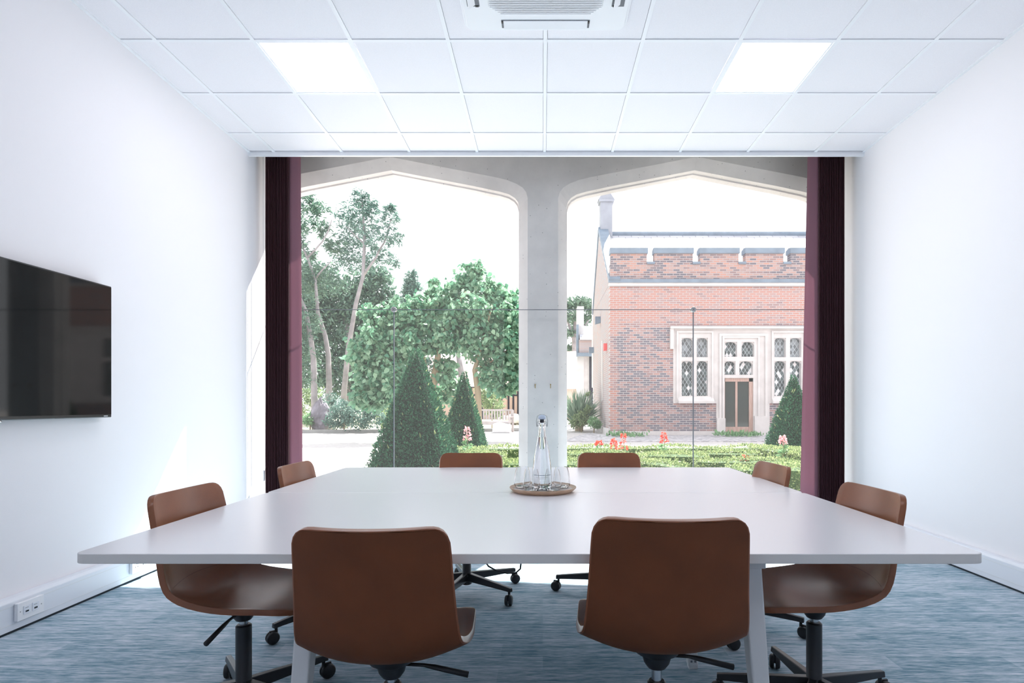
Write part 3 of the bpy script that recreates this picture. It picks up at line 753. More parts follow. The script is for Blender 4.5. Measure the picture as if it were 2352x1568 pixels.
def blobpts(blobs, n, hollow=.35, clump=0, flat=1.):
    """blobs: (px,py,radius px,depth[,weight]); points in ellipsoids"""
    out = []; W = np.array([b[2]**2*(b[4] if len(b) > 4 else 1) for b in blobs], float); W /= W.sum()
    for b, w_ in zip(blobs, W):
        k = int(n*w_)+1; c = np.array(P(b[0], b[1], b[3])); r = b[2]*b[3]/F
        if clump:
            kc = max(3, k//clump); u = rng.normal(size=(kc, 3)); u /= np.linalg.norm(u, axis=1)[:, None]
            cc_ = u*(rng.uniform(hollow, 1, kc)**.6)[:, None]*r; cc_[:, 2] *= flat
            idx = rng.integers(0, kc, k); pts = cc_[idx]+rng.normal(size=(k, 3))*r*.13
        else:
            u = rng.normal(size=(k, 3)); u /= np.linalg.norm(u, axis=1)[:, None]; pts = u*(rng.uniform(hollow, 1, k)**.6)[:, None]*r; pts[:, 2] *= flat
        out.append(pts+c)
    p = np.concatenate(out); p = p[p[:, 2] > .03]; return p
def trunk(m, pts, d, r0, r1, n=8):
    P_ = [P(x, y, d) for x, y in pts]
    if pts[0][1] >= 970: P_[0].z = -.02
    k = len(P_); m.tube(P_, [r0+(r1-r0)*i/(k-1) for i in range(k)], n)

# ---- clipped yews
def yew(px, py_apex, d, half, label, n=16000, leaf=.035, rz=0):
    ap = P(px, py_apex, d); h = ap.z; t = empty('clipped_yew', (ap.x, d, 0), rz); tag(t, label, 'topiary', 'clipped yew pyramids in the garden')
    k = .93
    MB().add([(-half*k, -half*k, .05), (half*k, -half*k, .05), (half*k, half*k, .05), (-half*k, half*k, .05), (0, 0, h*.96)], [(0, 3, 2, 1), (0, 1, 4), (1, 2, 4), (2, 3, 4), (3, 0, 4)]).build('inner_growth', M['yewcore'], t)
    z = h*(1-np.sqrt(rng.uniform(0.0004, 1, n))); hw = half*(1-z/h)+.012; u = rng.uniform(-1, 1, n); side = rng.integers(0, 4, n)
    bul = 1+.06*np.sin(z*9+side)*0+.10*np.sin(np.pi*z/h)
    hw = hw*bul*(1+rng.normal(size=n)*.04+.03*np.sin(z*23+u*6)*np.cos(u*11+side))
    x = np.where(side == 0, u*hw, np.where(side == 1, hw, np.where(side == 2, u*hw, -hw))); y = np.where(side == 0, -hw, np.where(side == 1, u*hw, np.where(side == 2, hw, u*hw)))
    dd = np.stack([np.where(side == 1, 1, np.where(side == 3, -1, 0)), np.where(side == 0, -1, np.where(side == 2, 1, 0)), np.full(n, .7)], 1)
    leaves('foliage', np.stack([x, y, z], 1), leaf, M['yew'], t, .5, dd, .55, .1)
    # longer young shoots
    q = rng.integers(0, n, n//170); leaves('young_shoots', np.stack([x, y, z], 1)[q], leaf*2.2, M['box'], t, .25, dd[q]+np.array([0, 0, .9]), .3, .1)
    return t
yew(957, 793, 7.6, .52, 'largest clipped yew pyramid, left of the pillar', 30000, .034, R(-3))
yew(1066, 850, 12.0, .43, 'smaller clipped yew pyramid just left of the bench', 17000, .04, R(-2))
yew(1822, 858, 12.2, .44, 'clipped yew pyramid beside the right blind', 17000, .04, R(6))

# ---- box hedges
def hedge(pts, w, h, label, dens=2600, leaf=.028):
    pts = [Vector((x, y, 0)) for x, y in pts]; t = empty('box_hedge', pts[0]); tag(t, label, 'hedge', 'low box hedges of the knot garden')
    m = MB(); C = []; D = []
    for a, b in zip(pts, pts[1:]):
        d = b-a; L = d.length; u = d/L; s = Vector((-u.y, u.x, 0)); c = (a+b)/2-pts[0]
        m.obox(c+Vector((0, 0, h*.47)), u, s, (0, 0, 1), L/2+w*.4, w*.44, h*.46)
        L2 = L+w
        n = int(dens*(L2*w+2*L2*h)); face = rng.uniform(0, L2*w+2*L2*h, n)
        a_ = rng.uniform(-L2/2, L2/2, n); b_ = rng.uniform(-1, 1, n)
        top = face < L2*w; front = face < L2*w+L2*h
        yy = np.where(top, b_*w/2, np.where(front, -w/2, w/2)); zz = np.where(top, h, (b_+1)/2*h)
        rr = rng.normal(size=n)*.012; yy = yy*(1+.05*np.sin(a_*7)); zz = zz+np.where(top, rr+.02*np.sin(a_*5+1), 0); yy = yy+np.where(top, 0, rr)
        for arr, dirv in ((C, None),):
            arr.append(np.array(c)[None]+a_[:, None]*np.array(u)+yy[:, None]*np.array(s)+zz[:, None]*np.array([0, 0, 1.]))
        D.append(np.where(top[:, None], np.array([0, 0, 1.]), (np.where(front, -1, 1)[:, None]*np.array(s))*1.+np.array([0, 0, .3])))
        n = int(dens*2*w*h); e = rng.choice([-1, 1], n); bb = rng.uniform(-w/2, w/2, n); z_ = rng.uniform(0, h, n)
        C.append(np.array(c)[None]+(e*L2/2)[:, None]*np.array(u)+bb[:, None]*np.array(s)+z_[:, None]*np.array([0, 0, 1.])); D.append(e[:, None]*np.array(u))
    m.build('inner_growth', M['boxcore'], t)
    C = np.concatenate(C); D = np.concatenate(D)
    leaves('foliage', C, leaf, M['box'], t, .6, D, .7, .15)
    return t
hedge([(-1.45, 9.5), (.05, 9.45)], .34, .40, 'low box hedge left of the pillar, furthest back')
hedge([(.4, 9.6), (3.75, 9.6)], .30, .40, 'long straight box hedge at the back, nearest the brick hall')
hedge([(-1.35, 8.3), (-.75, 8.25)], .38, .40, 'short box hedge at the foot of the smaller yew')
hedge([(-.42, 7.0), (.32, 7.0)], .55, .42, 'broad box hedge block passing behind the stone pillar')
hedge([(.50, 8.5), (1.05, 8.45)], .32, .40, 'box hedge below the red flower spikes')
hedge([(1.18, 8.5), (1.30, 7.5), (1.62, 6.9)], .26, .38, 'slanting box hedge right of the chair facing the viewer')
hedge([(1.62, 8.3), (2.10, 8.2)], .5, .40, 'stubby box hedge block in the middle of the right arch')
hedge([(2.45, 8.75), (3.15, 8.7)], .28, .38, 'box hedge bar before the right yew')
hedge([(2.20, 7.55), (3.15, 7.45)], .34, .38, 'box hedge bar crossing behind the right far chair')
hedge([(3.5, 8.9), (3.6, 7.9), (3.65, 7.2)], .4, .45, 'box hedge running towards the house by the right blind')
hedge([(2.35, 6.5), (3.3, 6.45)], .42, .40, 'nearest box hedge, just outside the right glass')
hedge([(.95, 6.55), (1.8, 6.5)], .28, .22, 'lowest box hedge edging, behind the chair right of the pillar')

# ---- flower spikes
def spike(px, py_top, d, h, label, mat, grp):
    p = P(px, py_top, d); t = empty('flower_spike', (p.x, d, 0)); tag(t, label, 'flower', grp)
    m = MB(); m.tube([(0, 0, 0), (.01, 0, p.z*.6), (0, 0, p.z)], .005, 6); m.build('stem', M['twig'], t)
    n = 70; z = p.z-rng.uniform(0, h, n)**1; r = .012+.035*(p.z-z)/h; a = rng.uniform(0, 6.28, n)
    leaves('petals', np.stack([r*np.cos(a), r*np.sin(a), z], 1), .038, mat, t, .7, np.stack([np.cos(a), np.sin(a), np.zeros(n)-.2], 1), .4)
    n = 50; z = rng.uniform(.15, max(.2, p.z-h), n); a = rng.uniform(0, 6.28, n)
    leaves('stem_leaves', np.stack([.01*np.cos(a), .01*np.sin(a), z], 1), .09, M['weed'], t, .4, np.stack([np.cos(a), np.sin(a), np.full(n, .3)], 1), .3)
G = 'garden flower spikes among the hedges'
spike(1410, 1006, 8.9, .17, 'coral red flower spike, left one of the red pair', M['red'], G)
spike(1432, 994, 8.6, .26, 'tallest coral red flower spike beside the window chair', M['red'], G)
spike(1525, 992, 8.9, .16, 'coral red flower spike standing alone left of the glass joint', M['red'], G)
spike(1376, 1012, 9.0, .06, 'small red flower left of the red pair', M['red'], G)
spike(1073, 980, 8.6, .20, 'pale pink flower spike in front of the smaller yew', M['pinkp'], G)
spike(1712, 1046, 7.6, .05, 'tiny red flower among the hedges near the right chair', M['red'], G)
spike(1798, 1000, 8.0, .12, 'pale flower spike before the right yew', M['pinkp'], G)

# ---- brick hall
BY = 20.6; K = BY/F
def bx(px): return (px-CX)*K
def bz(py): return EYE+(CY-py)*K
BX0 = bx(1401); BX1 = 13.
hall = empty('brick_hall', (BX0, BY, 0)); 
tag(hall, 'old red brick hall with battlements, slate roof and stone mullioned windows', 'building')
def lo(m): m.v = [(x-BX0, y-BY, z) for x, y, z in m.v]; return m
def hb(name, m, mat, parent=None, **k):
    o = lo(m).build(name, mat, None, **k); o.parent = parent or hall
    return o
sx0 = bx(1546); st = bz(754); wb = bz(926); dx0, dx1 = bx(1645), bx(1767)
# walls: coordinates in the material are local, so shift is constant
m = MB(); zw = bz(650)
m.box(BX0, sx0, BY, BY+.35, 0, zw); m.box(sx0, BX1, BY, BY+.35, st, zw); m.box(sx0, dx0, BY, BY+.35, 0, wb); m.box(dx1, BX1, BY, BY+.35, 0, wb)
hb('front_wall', m, M['brick'])
m = MB(); m.box(BX0+.001, BX0+.35, BY+.02, 27.5, 0, zw); ridY, ridZ = 24.6, EYE+(930-535)*24.6/F
m.prism([(BY+.02, zw-.01), (27.5, zw-.01), (ridY, ridZ)], BX0+.001, BX0+.35, 'x')
hb('gable_wall', m, M['bricks'])
# plinth
hb('plinth', MB().box(BX0-.06, bx(1640), BY-.07, BY, 0, bz(990)).box(bx(1770), BX1, BY-.07, BY, 0, bz(990)).box(BX0-.1, BX0, BY-.07, 27.5, 0, bz(985)), M['limestone'])
# string course
hb('string_course', MB().box(BX0-.05, BX1, BY-.08, BY+.1, bz(657), bz(649)), M['limestone'])
hb('lead_course', MB().prism([(BY+.1, bz(640)), (BY-.12, bz(642)), (BY-.12, bz(650)), (BY+.1, bz(650))], BX0-.05, BX1, 'x'), M['lead'])
# parapet with battlements
zg = bz(606); zm = bz(581); zc = bz(570)
m = MB(); m.box(BX0, BX1, BY-.02, BY+.28, bz(645), zg)
mer = [(1403, 1486), (1503, 1591), (1607.5, 1696), (1712, 1799), (1815.5, 1903), (1919, 2007), (2023, 2110)]
for a, b in mer: m.box(bx(a), min(bx(b), BX1), BY-.02, BY+.28, zg, zm)
hb('parapet', m, M['brickp'])
for a, b in mer:
    if bx(a) > BX1-.5: continue
    hb('merlon_cap', MB().prism([(BY-.08, zm-.02), (BY+.34, zm-.02), (BY+.34, zc-.03), (BY+.1, zc+.03), (BY-.08, zc)], bx(a)-.03, min(bx(b)+.03, BX1), 'x'), M['lead'])
for (a, b), (a2, b2) in zip(mer, mer[1:]):
    if bx(a2) > BX1: break
    hb('crenel_cap', MB().box(bx(b)-.01, bx(a2)+.01, BY-.07, BY+.3, zg-.01, zg+.07), M['lead'])
# roof
m = MB(); e0 = (BY+.35, bz(640)); 
t_ = Vector((0, ridY-e0[0], ridZ-e0[1]-.08)); L = t_.length
v = [(0, 0, 0), (BX1-BX0, 0, 0), (BX1-BX0, L, 0), (0, L, 0), (0, 0, -.08), (BX1-BX0, 0, -.08), (BX1-BX0, L, -.08), (0, L, -.08)]
m.add(v, [(0, 1, 2, 3), (7, 6, 5, 4), (0, 4, 5, 1), (1, 5, 6, 2), (2, 6, 7, 3), (3, 7, 4, 0)])
ro = m.build('roof_slope', M['slate'], hall); ro.location = (0, e0[0]-BY, e0[1]); ro.rotation_euler = (math.atan2(t_.z, t_.y), 0, 0)
ro2 = ro.copy(); col.objects.link(ro2); ro2.location = (BX1-BX0, 2*(ridY-BY)-(e0[0]-BY), e0[1]); ro2.rotation_euler = (math.atan2(t_.z, t_.y), 0, math.pi)
hb('ridge', MB().tube([(BX0, ridY, ridZ-.05), (BX1, ridY, ridZ-.05)], .12, 8), M['lead'])
# gable coping
m = MB(); 
for (ya, za), (yb, zb) in (((BY-.12, bz(648)), (ridY, ridZ+.15)), ((27.6, zw), (ridY, ridZ+.15))):
    d = Vector((0, yb-ya, zb-za)); l = d.length; d.normalize(); nn = Vector((0, -d.z, d.y)); c_ = Vector((BX0+.16, (ya+yb)/2, (za+zb)/2+.02))
    m.obox(c_, (1, 0, 0), d, nn, .20, l/2, .09)
hb('gable_coping', m, M['lead'])
# pinnacle on the ridge, its shade put into a blue-grey stone colour
M['weathered'] = stonemat('weathered_stone', (.36, .38, .43), False)
px0 = (1378-CX)*ridY/F; px1 = (1405-CX)*ridY/F; zt_ = EYE+(930-468)*ridY/F; za_ = EYE+(930-444)*ridY/F; c0 = (px0+px1)/2; hw = (px1-px0)/2
m = MB(); m.box(px0, px1, ridY-hw, ridY+hw, ridZ-1.2, zt_); pn = hb('ridge_pillar', m, M['weathered'])
m = MB(); m.box(px0-.06, px1+.06, ridY-hw-.06, ridY+hw+.06, zt_, zt_+.1); m.prism([(c0-hw-.1, zt_+.1), (c0+hw+.1, zt_+.1), (c0+hw*.5, za_), (c0, za_+.16), (c0-hw*.5, za_)], ridY-hw, ridY+hw)
hb('pillar_cap', m, M['weathered'])
# further chimney stub behind the gable
m = MB(); d_ = 29.; m.box((1361-CX)*d_/F, (1371-CX)*d_/F, d_, d_+.5, 2., EYE+(930-625)*d_/F); hb('rear_stack', m, M['limestone'])
# stone window wall with arched lights
hb('hood_mould', MB().box(sx0-.12, BX1, BY-.16, BY, st-.02, st+.06).box(sx0-.12, sx0, BY-.12, BY, st-.75, st), M['limestone'])
m = MB(); holes = []
def light(x0, x1, z0, z1, arch, mat, yb=BY+.16):
    """arched opening; adds head spandrels to the stone mesh and returns its pane"""
    xa, xb = bx(x0), bx(x1); za, zb = bz(z1), bz(z0); holes.append((xa, xb, za, zb)); w_ = xb-xa
    if arch:
        r = w_*.42
        for s in (0, 1):
            pts = []
            for q in range(6):
                u = q/5; x = u*w_/2; z = -r*.62*(1-math.sin(math.acos(1-u)) if u < 1 else 0)
                pts.append((x, z))
            X = (lambda x: xa+x) if s == 0 else (lambda x: xb-x)
            poly = [(X(0), zb)]+[(X(x), zb+z) for x, z in pts]+[(X(w_/2), zb+.001)]
            m.prism(poly, BY+.02, BY+.14)
    o = MB().box(xa-.02, xb+.02, yb, yb+.02, za-.02, zb+.02); o = hb('window_pane', o, mat)
    return o
rows_u = (776, 820); rows_l = (829, 909)
for a, b in ((1565.5, 1591), (1600, 1625.5), (1778.5, 1804.5), (1814, 1840), (1872, 1898), (1907, 1933)):
    light(a, b, *rows_u, True, M['leadedmesh']); light(a, b, *rows_l, True, M['leaded'])
for a, b in ((1664, 1692.5), (1703, 1732)): light(a, b, 785, 819, True, M['leaded'])
for a, b in ((1664, 1689), (1698, 1729)): light(a, b, 829.5, 860.5, True, M['leaded'])
dz1 = bz(868); holes.append((bx(1664), bx(1730), 0, dz1))
# fill stone between holes column by column
xs = sorted({sx0, BX1, dx0, dx1, *[h[0] for h in holes], *[h[1] for h in holes]})
for xa, xb in zip(xs, xs[1:]):
    if xb-xa < 1e-4: continue
    c_ = (xa+xb)/2; zs = 0 if dx0 < c_ < dx1 else wb
    hs = sorted([(h[2], h[3]) for h in holes if h[0] < c_ < h[1]]); z = zs
    for z0_, z1_ in hs:
        if z0_-z > 1e-3: m.box(xa, xb, BY-.02, BY+.2, z, z0_)
        z = z1_
    if st-z > 1e-3: m.box(xa, xb, BY-.02, BY+.2, z, st)
hb('stone_surround', m, M['limestone'])
m = MB()  # projecting mouldings
for a, b, z0_, z1_, w_ in ((1553, 1638, 925, 760, .07), (1771, 1850, 925, 760, .07), (1651, 1762, 998, 766, .09), (1658, 1744, 998, 772, .07)):
    A, B, Z0, Z1 = bx(a), bx(b), bz(z0_), bz(z1_)
    m.box(A, A+w_, BY-.07, BY-.02, Z0, Z1); m.box(B-w_, B, BY-.07, BY-.02, Z0, Z1); m.box(A+w_, B-w_, BY-.07, BY-.02, Z1-w_, Z1)
m.prism([(BY-.02, bz(926)), (BY-.16, bz(926)), (BY-.16, bz(921)), (BY-.02, bz(911))], bx(1556), bx(1638), 'x'); m.prism([(BY-.02, bz(926)), (BY-.16, bz(926)), (BY-.16, bz(921)), (BY-.02, bz(911))], bx(1772), bx(1850), 'x')
m.box(bx(1645), bx(1664), BY-.12, BY-.02, 0, bz(960)); m.box(bx(1731), bx(1765), BY-.12, BY-.02, 0, bz(955))
hb('stone_moulding', m, M['limestone'])
# door
m = MB(); A, B = bx(1664), bx(1730)
m.box(A, A+.03, BY+.03, BY+.12, 0, dz1); m.box(B-.14, B, BY+.03, BY+.12, 0, dz1); m.box(A, B, BY+.03, BY+.12, bz(876), dz1); m.box(bx(1690), bx(1695), BY+.05, BY+.11, 0, bz(876)); m.box(A, B-.14, BY+.04, BY+.11, 0, bz(980))
dr = hb('hall_door', m, M['doorwood'])
o = MB().box(A+.03, B-.14, BY+.07, BY+.09, bz(980), bz(876)); o.v = [(x-BX0, y-BY, z) for x, y, z in o.v]; o.build('door_glass', M['darkglass'], dr)
hb('dark_interior', MB().box(sx0, BX1, BY+.6, BY+.7, 0, st), M['shadowgap'])
# things fixed to the gable wall
for (px, py, nm) in ((1379, 736, 'upper'), (1363.5, 805, 'lower')):
    d_ = 2.42*F/(px-CX); p = P(px, py, d_)
    o = MB().prism([(-.22, -.16), (0, -.10), (0, .16), (-.22, .16)], -.1, .1, 'y'); o = o.build('wall_lamp', M['lead']); o.location = (BX0-.001, p.y, p.z)
    tag(o, 'small dark wall lamp on the hall gable, %s one' % nm, 'lamp', 'wall lamps on the hall gable')
p = P(1393.5, 797, 2.42*F/(1393.5-CX)); o = MB().box(-.12, 0, -.14, .14, -.13, .13).build('alarm_box', M['alarm']); o.location = (BX0-.001, p.y, p.z); tag(o, 'pale red alarm box high on the hall gable', 'alarm')
y_ = 2.41*F/(1383.5-CX); hb('gable_slit', MB().box(BX0-.03, BX0+.02, y_-.14, y_+.14, EYE+(930-920)*y_/F, EYE+(930-782)*y_/F), M['limestone'])
# chippings at the foot of the hall; its shadow put into tone and outline
m = MB(); m.prism([(.55, 17.0), (13, 17.0), (13, 20.5), (2.25, 20.5), (1.9, 22.5), (1.3, 20.5), (.9, 18.6)], 0, .02, 'z')
tag(m.build('gravel_bed', M['bed']), 'bed of grey stone chippings at the foot of the hall', 'gravel', kind='stuff')
def weeds(name, pts_, n, s, label):
    t = empty(name, pts_[0]); tag(t, label, 'plant', 'weeds at the foot of the hall')
    C = []
    for p in pts_:
        q = rng.normal(size=(n, 3))*np.array([.25, .18, .05]); q[:, 2] = abs(q[:, 2]); C.append(q+np.array(p)-np.array(pts_[0]))
    C = np.concatenate(C); leaves('foliage', C, s, M['weed'], t, .35, np.tile([0, 0, 1.], (len(C), 1)), .6)
weeds('weed_clump', [P(1456, 1003, 19.6)*1], 90, .14, 'low green weed clump on the chippings, below the brick corner')
for px, lab in ((1420, 'low weed clump nearest the hall corner'), (1668, 'low weed clump by the left door jamb'), (1690, 'low weed clump before the hall door'), (1725, 'low weed clump right of the hall door')):
    y_ = 19.6; weeds('weed_clump', [Vector(((px-CX)*y_/F, y_, .03))], 90, .15, lab)

# ---- passage, link building, far roof and cedar at the left of the hall
D = 33.; lk = empty('link_building', ((1345-CX)*D/F, D, 0)); tag(lk, 'small grey and brick outbuilding with a tall lead-clad flue beyond the hall', 'building')
def q3(m, x0, x1, y0, y1, d, t): a = P(x0, y1, d); b = P(x1, y0, d); return m.box(a.x, b.x, d, d+t, max(0, a.z), b.z)
def loc_(m, e): m.v = [(x-e.location.x, y-e.location.y, z) for x, y, z in m.v]; return m
loc_(q3(MB(), 1326, 1341, 703, 930, D, 1), lk).build('flue', M['limestone'], lk)
loc_(q3(MB(), 1324, 1329, 745, 818, D-.3, .3), lk).build('lead_edge', M['lead'], lk)
m = MB(); a = P(1332, 780, D-.5); b = P(1362, 747, D-.5); m.prism([(D-.7, a.z), (D+1.2, b.z+.2), (D+1.2, a.z)], a.x, b.x+1.5, 'x'); loc_(m, lk).build('roof', M['slate'], lk)
loc_(q3(MB(), 1330, 1372, 780, 812, D-.4, 1.4), lk).build('brick_band', M['bricks'], lk)
loc_(q3(MB(), 1326, 1372, 810, 817, D-.6, .4), lk).build('lead_band', M['lead'], lk)
loc_(q3(MB(), 1330, 1356, 817, 975, D+.2, 1), lk).build('lower_wall', M['stone'], lk); loc_(q3(MB(), 1354, 1362, 817, 975, D, .2), lk).build('dark_opening', M['timber'], lk)
D = 42.; fr_ = empty('clay_roofed_house', ((1310-CX)*D/F, D, 0)); tag(fr_, 'distant house with a pale pink clay roof left of the outbuilding', 'building')
m = MB(); a = P(1264, 893, D); b = P(1332, 795, D); m.prism([(D, a.z), (D+4, b.z), (D+8, a.z)], a.x, b.x, 'x'); loc_(m, fr_).build('roof', M['pinkroof'], fr_)
loc_(q3(MB(), 1264, 1328, 893, 965, D+.4, 5), fr_).build('wall', M['plaster'], fr_)
cd = empty('cedar_tree', ((1330-CX)*58/F, 58, 0)); tag(cd, 'distant flat-topped cedar seen beside the pillar in the right arch', 'tree', 'trees beyond the courtyard')
m = MB(); trunk(m, [(1322, 970), (1322, 860), (1320, 780), (1326, 705)], 58, .45, .2); trunk(m, [(1322, 800), (1335, 760), (1352, 735)], 58, .2, .08); trunk(m, [(1322, 790), (1308, 750), (1300, 725)], 58, .2, .08); loc_(m, cd).build('trunk', M['bark'], cd)
pl = blobpts([(1325, 698, 40, 58), (1345, 730, 28, 59), (1305, 725, 28, 57), (1350, 760, 22, 58), (1302, 765, 26, 58), (1330, 745, 25, 60), (1345, 800, 22, 59), (1305, 800, 22, 59), (1365, 712, 20, 58), (1285, 705, 30, 58)], 3800, .1, 14, .22)
leaves('foliage', pl-np.array(cd.location), .42, M['cedar'], cd, .35)

# sword-leaved plant and small shrubs near the gable
d_ = 24.; b0 = Vector(((1330-CX)*d_/F, d_, 0)); t = empty('spiky_plant', b0); tag(t, 'large spiky sword-leaved plant left of the hall gable', 'plant')
n = 420; a = rng.uniform(0, 6.28, n); el = rng.uniform(.45, 1.5, n); dd = np.stack([np.cos(a)*np.cos(el), np.sin(a)*np.cos(el), np.sin(el)], 1)
o = leaves('foliage', np.stack([rng.normal(size=n)*.12, rng.normal(size=n)*.12, rng.uniform(.25, .6, n)], 1), 1.15, M['spiky'], t, .06, dd, .04)
m = MB(); m.tube([(0, 0, 0), (0, 0, .5)], .18, 10); m.build('stem', M['twig'], t)
def bush(name, blobs, n, size, mat, label, cat='shrub', aspect=.5, group='shrubs in the garden', clump=10):
    b = blobs[0]; c = P(b[0], b[1], b[3]); t = empty(name, (c.x, b[3], 0)); tag(t, label, cat, group)
    m = MB(); m.tube([(0, 0, 0), (.02, 0, max(.1, c.z*.9))], .03, 6); m.build('stem', M['twig'], t)
    leaves('foliage', blobpts(blobs, n, .3, clump)-np.array(t.location), size, mat, t, aspect); return t
bush('round_shrub', [(1364, 970, 15, 22.3), (1372, 976, 10, 22.3)], 1500, .06, M['weed'], 'small round shrub at the foot of the hall gable')
bush('leafy_shrub', [(1335, 962, 18, 23), (1350, 940, 9, 23), (1351, 905, 5, 23), (1322, 972, 12, 23)], 1500, .09, M['bushleaf'], 'pale leafy shrub under the spiky plant')

# ---- left arch: garden beyond the courtyard
m = MB(); m.prism([(-60, 22.6), (-9.2, 22.6), (-5.2, 22.9), (-1.2, 24.2), (-.5, 26.5), (-.3, 40), (-.3, 90), (-60, 90)], 0, .03, 'z')
tag(m.build('dry_lawn', M['drygrass']), 'dry straw coloured lawn beyond the white courtyard', 'lawn', kind='stuff')
m = MB()
kp = [(-24, 22.4), (-9.2, 22.4), (-5.2, 22.7), (-2.6, 23.5), (-1.2, 24.0), (-.3, 24.2)]
for (x0, y0), (x1, y1) in zip(kp, kp[1:]):
    d = Vector((x1-x0, y1-y0, 0)); l = d.length; d.normalize(); m.obox(((x0+x1)/2, (y0+y1)/2, .06), d, (-d.y, d.x, 0), (0, 0, 1), l/2+.05, .09, .075)
tag(m.build('kerb', M['kerb']), 'low grey kerb between white courtyard and dry lawn', 'kerb')
# standing rock
c = P(740, 955, 23.); bm = bmesh.new(); bmesh.ops.create_icosphere(bm, subdivisions=4, radius=1)
from mathutils import noise
for v in bm.verts:
    p = v.co.copy(); k = 1+.22*noise.noise(p*1.6)+.10*noise.noise(p*4.2)
    z = p.z*k; tw = 1-.30*max(0, z); v.co = Vector((p.x*k*.46*tw-.10*z*0, p.y*k*.35*tw, z*.66+.60+(.12 if p.x < 0 else -.08)*max(0, z)))
me = bpy.data.meshes.new('standing_rock'); bm.to_mesh(me); bm.free(); o = link('standing_rock', me, M['rock']); o.location = (c.x, 23., .02)
tag(o, 'upright dark boulder at the edge of the courtyard, far left', 'rock')
# bench
b0 = P(1135, 985, 23.2); t = empty('garden_bench', (b0.x, 23.2, 0), R(-14)); tag(t, 'weathered wooden slatted garden bench right of the smaller yew', 'bench')
sw2 = .72
MB().box(-sw2, sw2, -.25, .22, .40, .45).build('seat', M['benchwood'], t)
br_ = MB().box(-sw2, sw2, .22, .27, .86, .93).build('backrest', M['benchwood'], t)
for k in range(12): MB().box(-.66+k*.12-.03, -.66+k*.12+.03, .235, .255, .5, .88).build('slat', M['benchwood'], br_)
for s in (-1, 1):
    for y in (-.22, .23): MB().box(s*sw2-.04, s*sw2+.04, y-.035, y+.035, 0, .62 if y < 0 else .9).build('leg', M['benchwood'], t)
    MB().box(s*sw2-.05, s*sw2+.05, -.28, .25, .60, .65).build('armrest', M['benchwood'], t)
MB().box(-sw2, sw2, -.24, -.20, .30, .40).build('apron', M['benchwood'], t)
b0 = P(1152, 988, 22.9); m = MB(); m.prism([(-.36, 0), (.36, 0), (.37, .33), (.12, .37), (-.1, .42), (-.34, .36)], -.25, .25)
o = m.build('stone_sack', M['bag'], bevel=.05, seg=3); o.location = (b0.x+.02, 22.75, 0); tag(o, 'pale wrapped block standing beside the bench end', 'block')
# scattered pale rocks on the slope behind
for i, (px, py, r, lab) in enumerate(((1160, 938, .42, 'pale rubble stone right of the bench, left one'), (1178, 941, .5, 'pale rubble stone right of the bench, middle one'), (1190, 935, .4, 'pale rubble stone nearest the pillar'), (700, 930, .4, 'pale stone behind the dark boulder'))):
    bm = bmesh.new(); bmesh.ops.create_icosphere(bm, subdivisions=2, radius=r)
    for v in bm.verts: v.co *= 1+.35*noise.noise(v.co*2.5+Vector((i*7, 0, 0))); v.co.z *= .6
    me = bpy.data.meshes.new('rubble_stone'); bm.to_mesh(me); bm.free(); o = link('rubble_stone', me, M['palestone']); d_ = 31.; p = P(px, py, d_); o.location = (p.x, d_, .1+r*.45); tag(o, lab, 'stone', 'rubble stones on the lawn')
# timber framed house
D = 44.; th = empty('timber_framed_house', (P(1110, 0, D).x, D, 0)); tag(th, 'half-timbered house with pink clay roof glimpsed through the broad-leaved tree', 'building')
loc_(q3(MB(), 950, 1232, 888, 970, D, 5), th).build('wall', M['plaster'], th)
for x in (1166, 1177, 1188, 1203, 1218, 1150, 1130, 1105, 1080, 1055): loc_(q3(MB(), x, x+4, 888, 965, D-.08, .1), th).build('timber_post', M['timber'], th)
loc_(q3(MB(), 950, 1232, 905, 909, D-.1, .1), th).build('timber_beam', M['timber'], th); loc_(q3(MB(), 950, 1232, 886, 890, D-.1, .1), th).build('timber_beam', M['timber'], th)
m = MB(); a = P(945, 888, D); b = P(1235, 808, D); m.prism([(D-.4, a.z), (D+3.5, b.z), (D+7, a.z)], a.x, b.x, 'x'); loc_(m, th).build('roof', M['pinkroof'], th)
m = MB(); a = P(1012, 858, D); b = P(1034, 826, D); mid = (a.x+b.x)/2; m.prism([(a.x, a.z-.4), (b.x, a.z-.4), (b.x, a.z+.35), (mid, b.z), (a.x, a.z+.35)], D-.2, D+3); loc_(m, th).build('dormer', M['timber'], th)

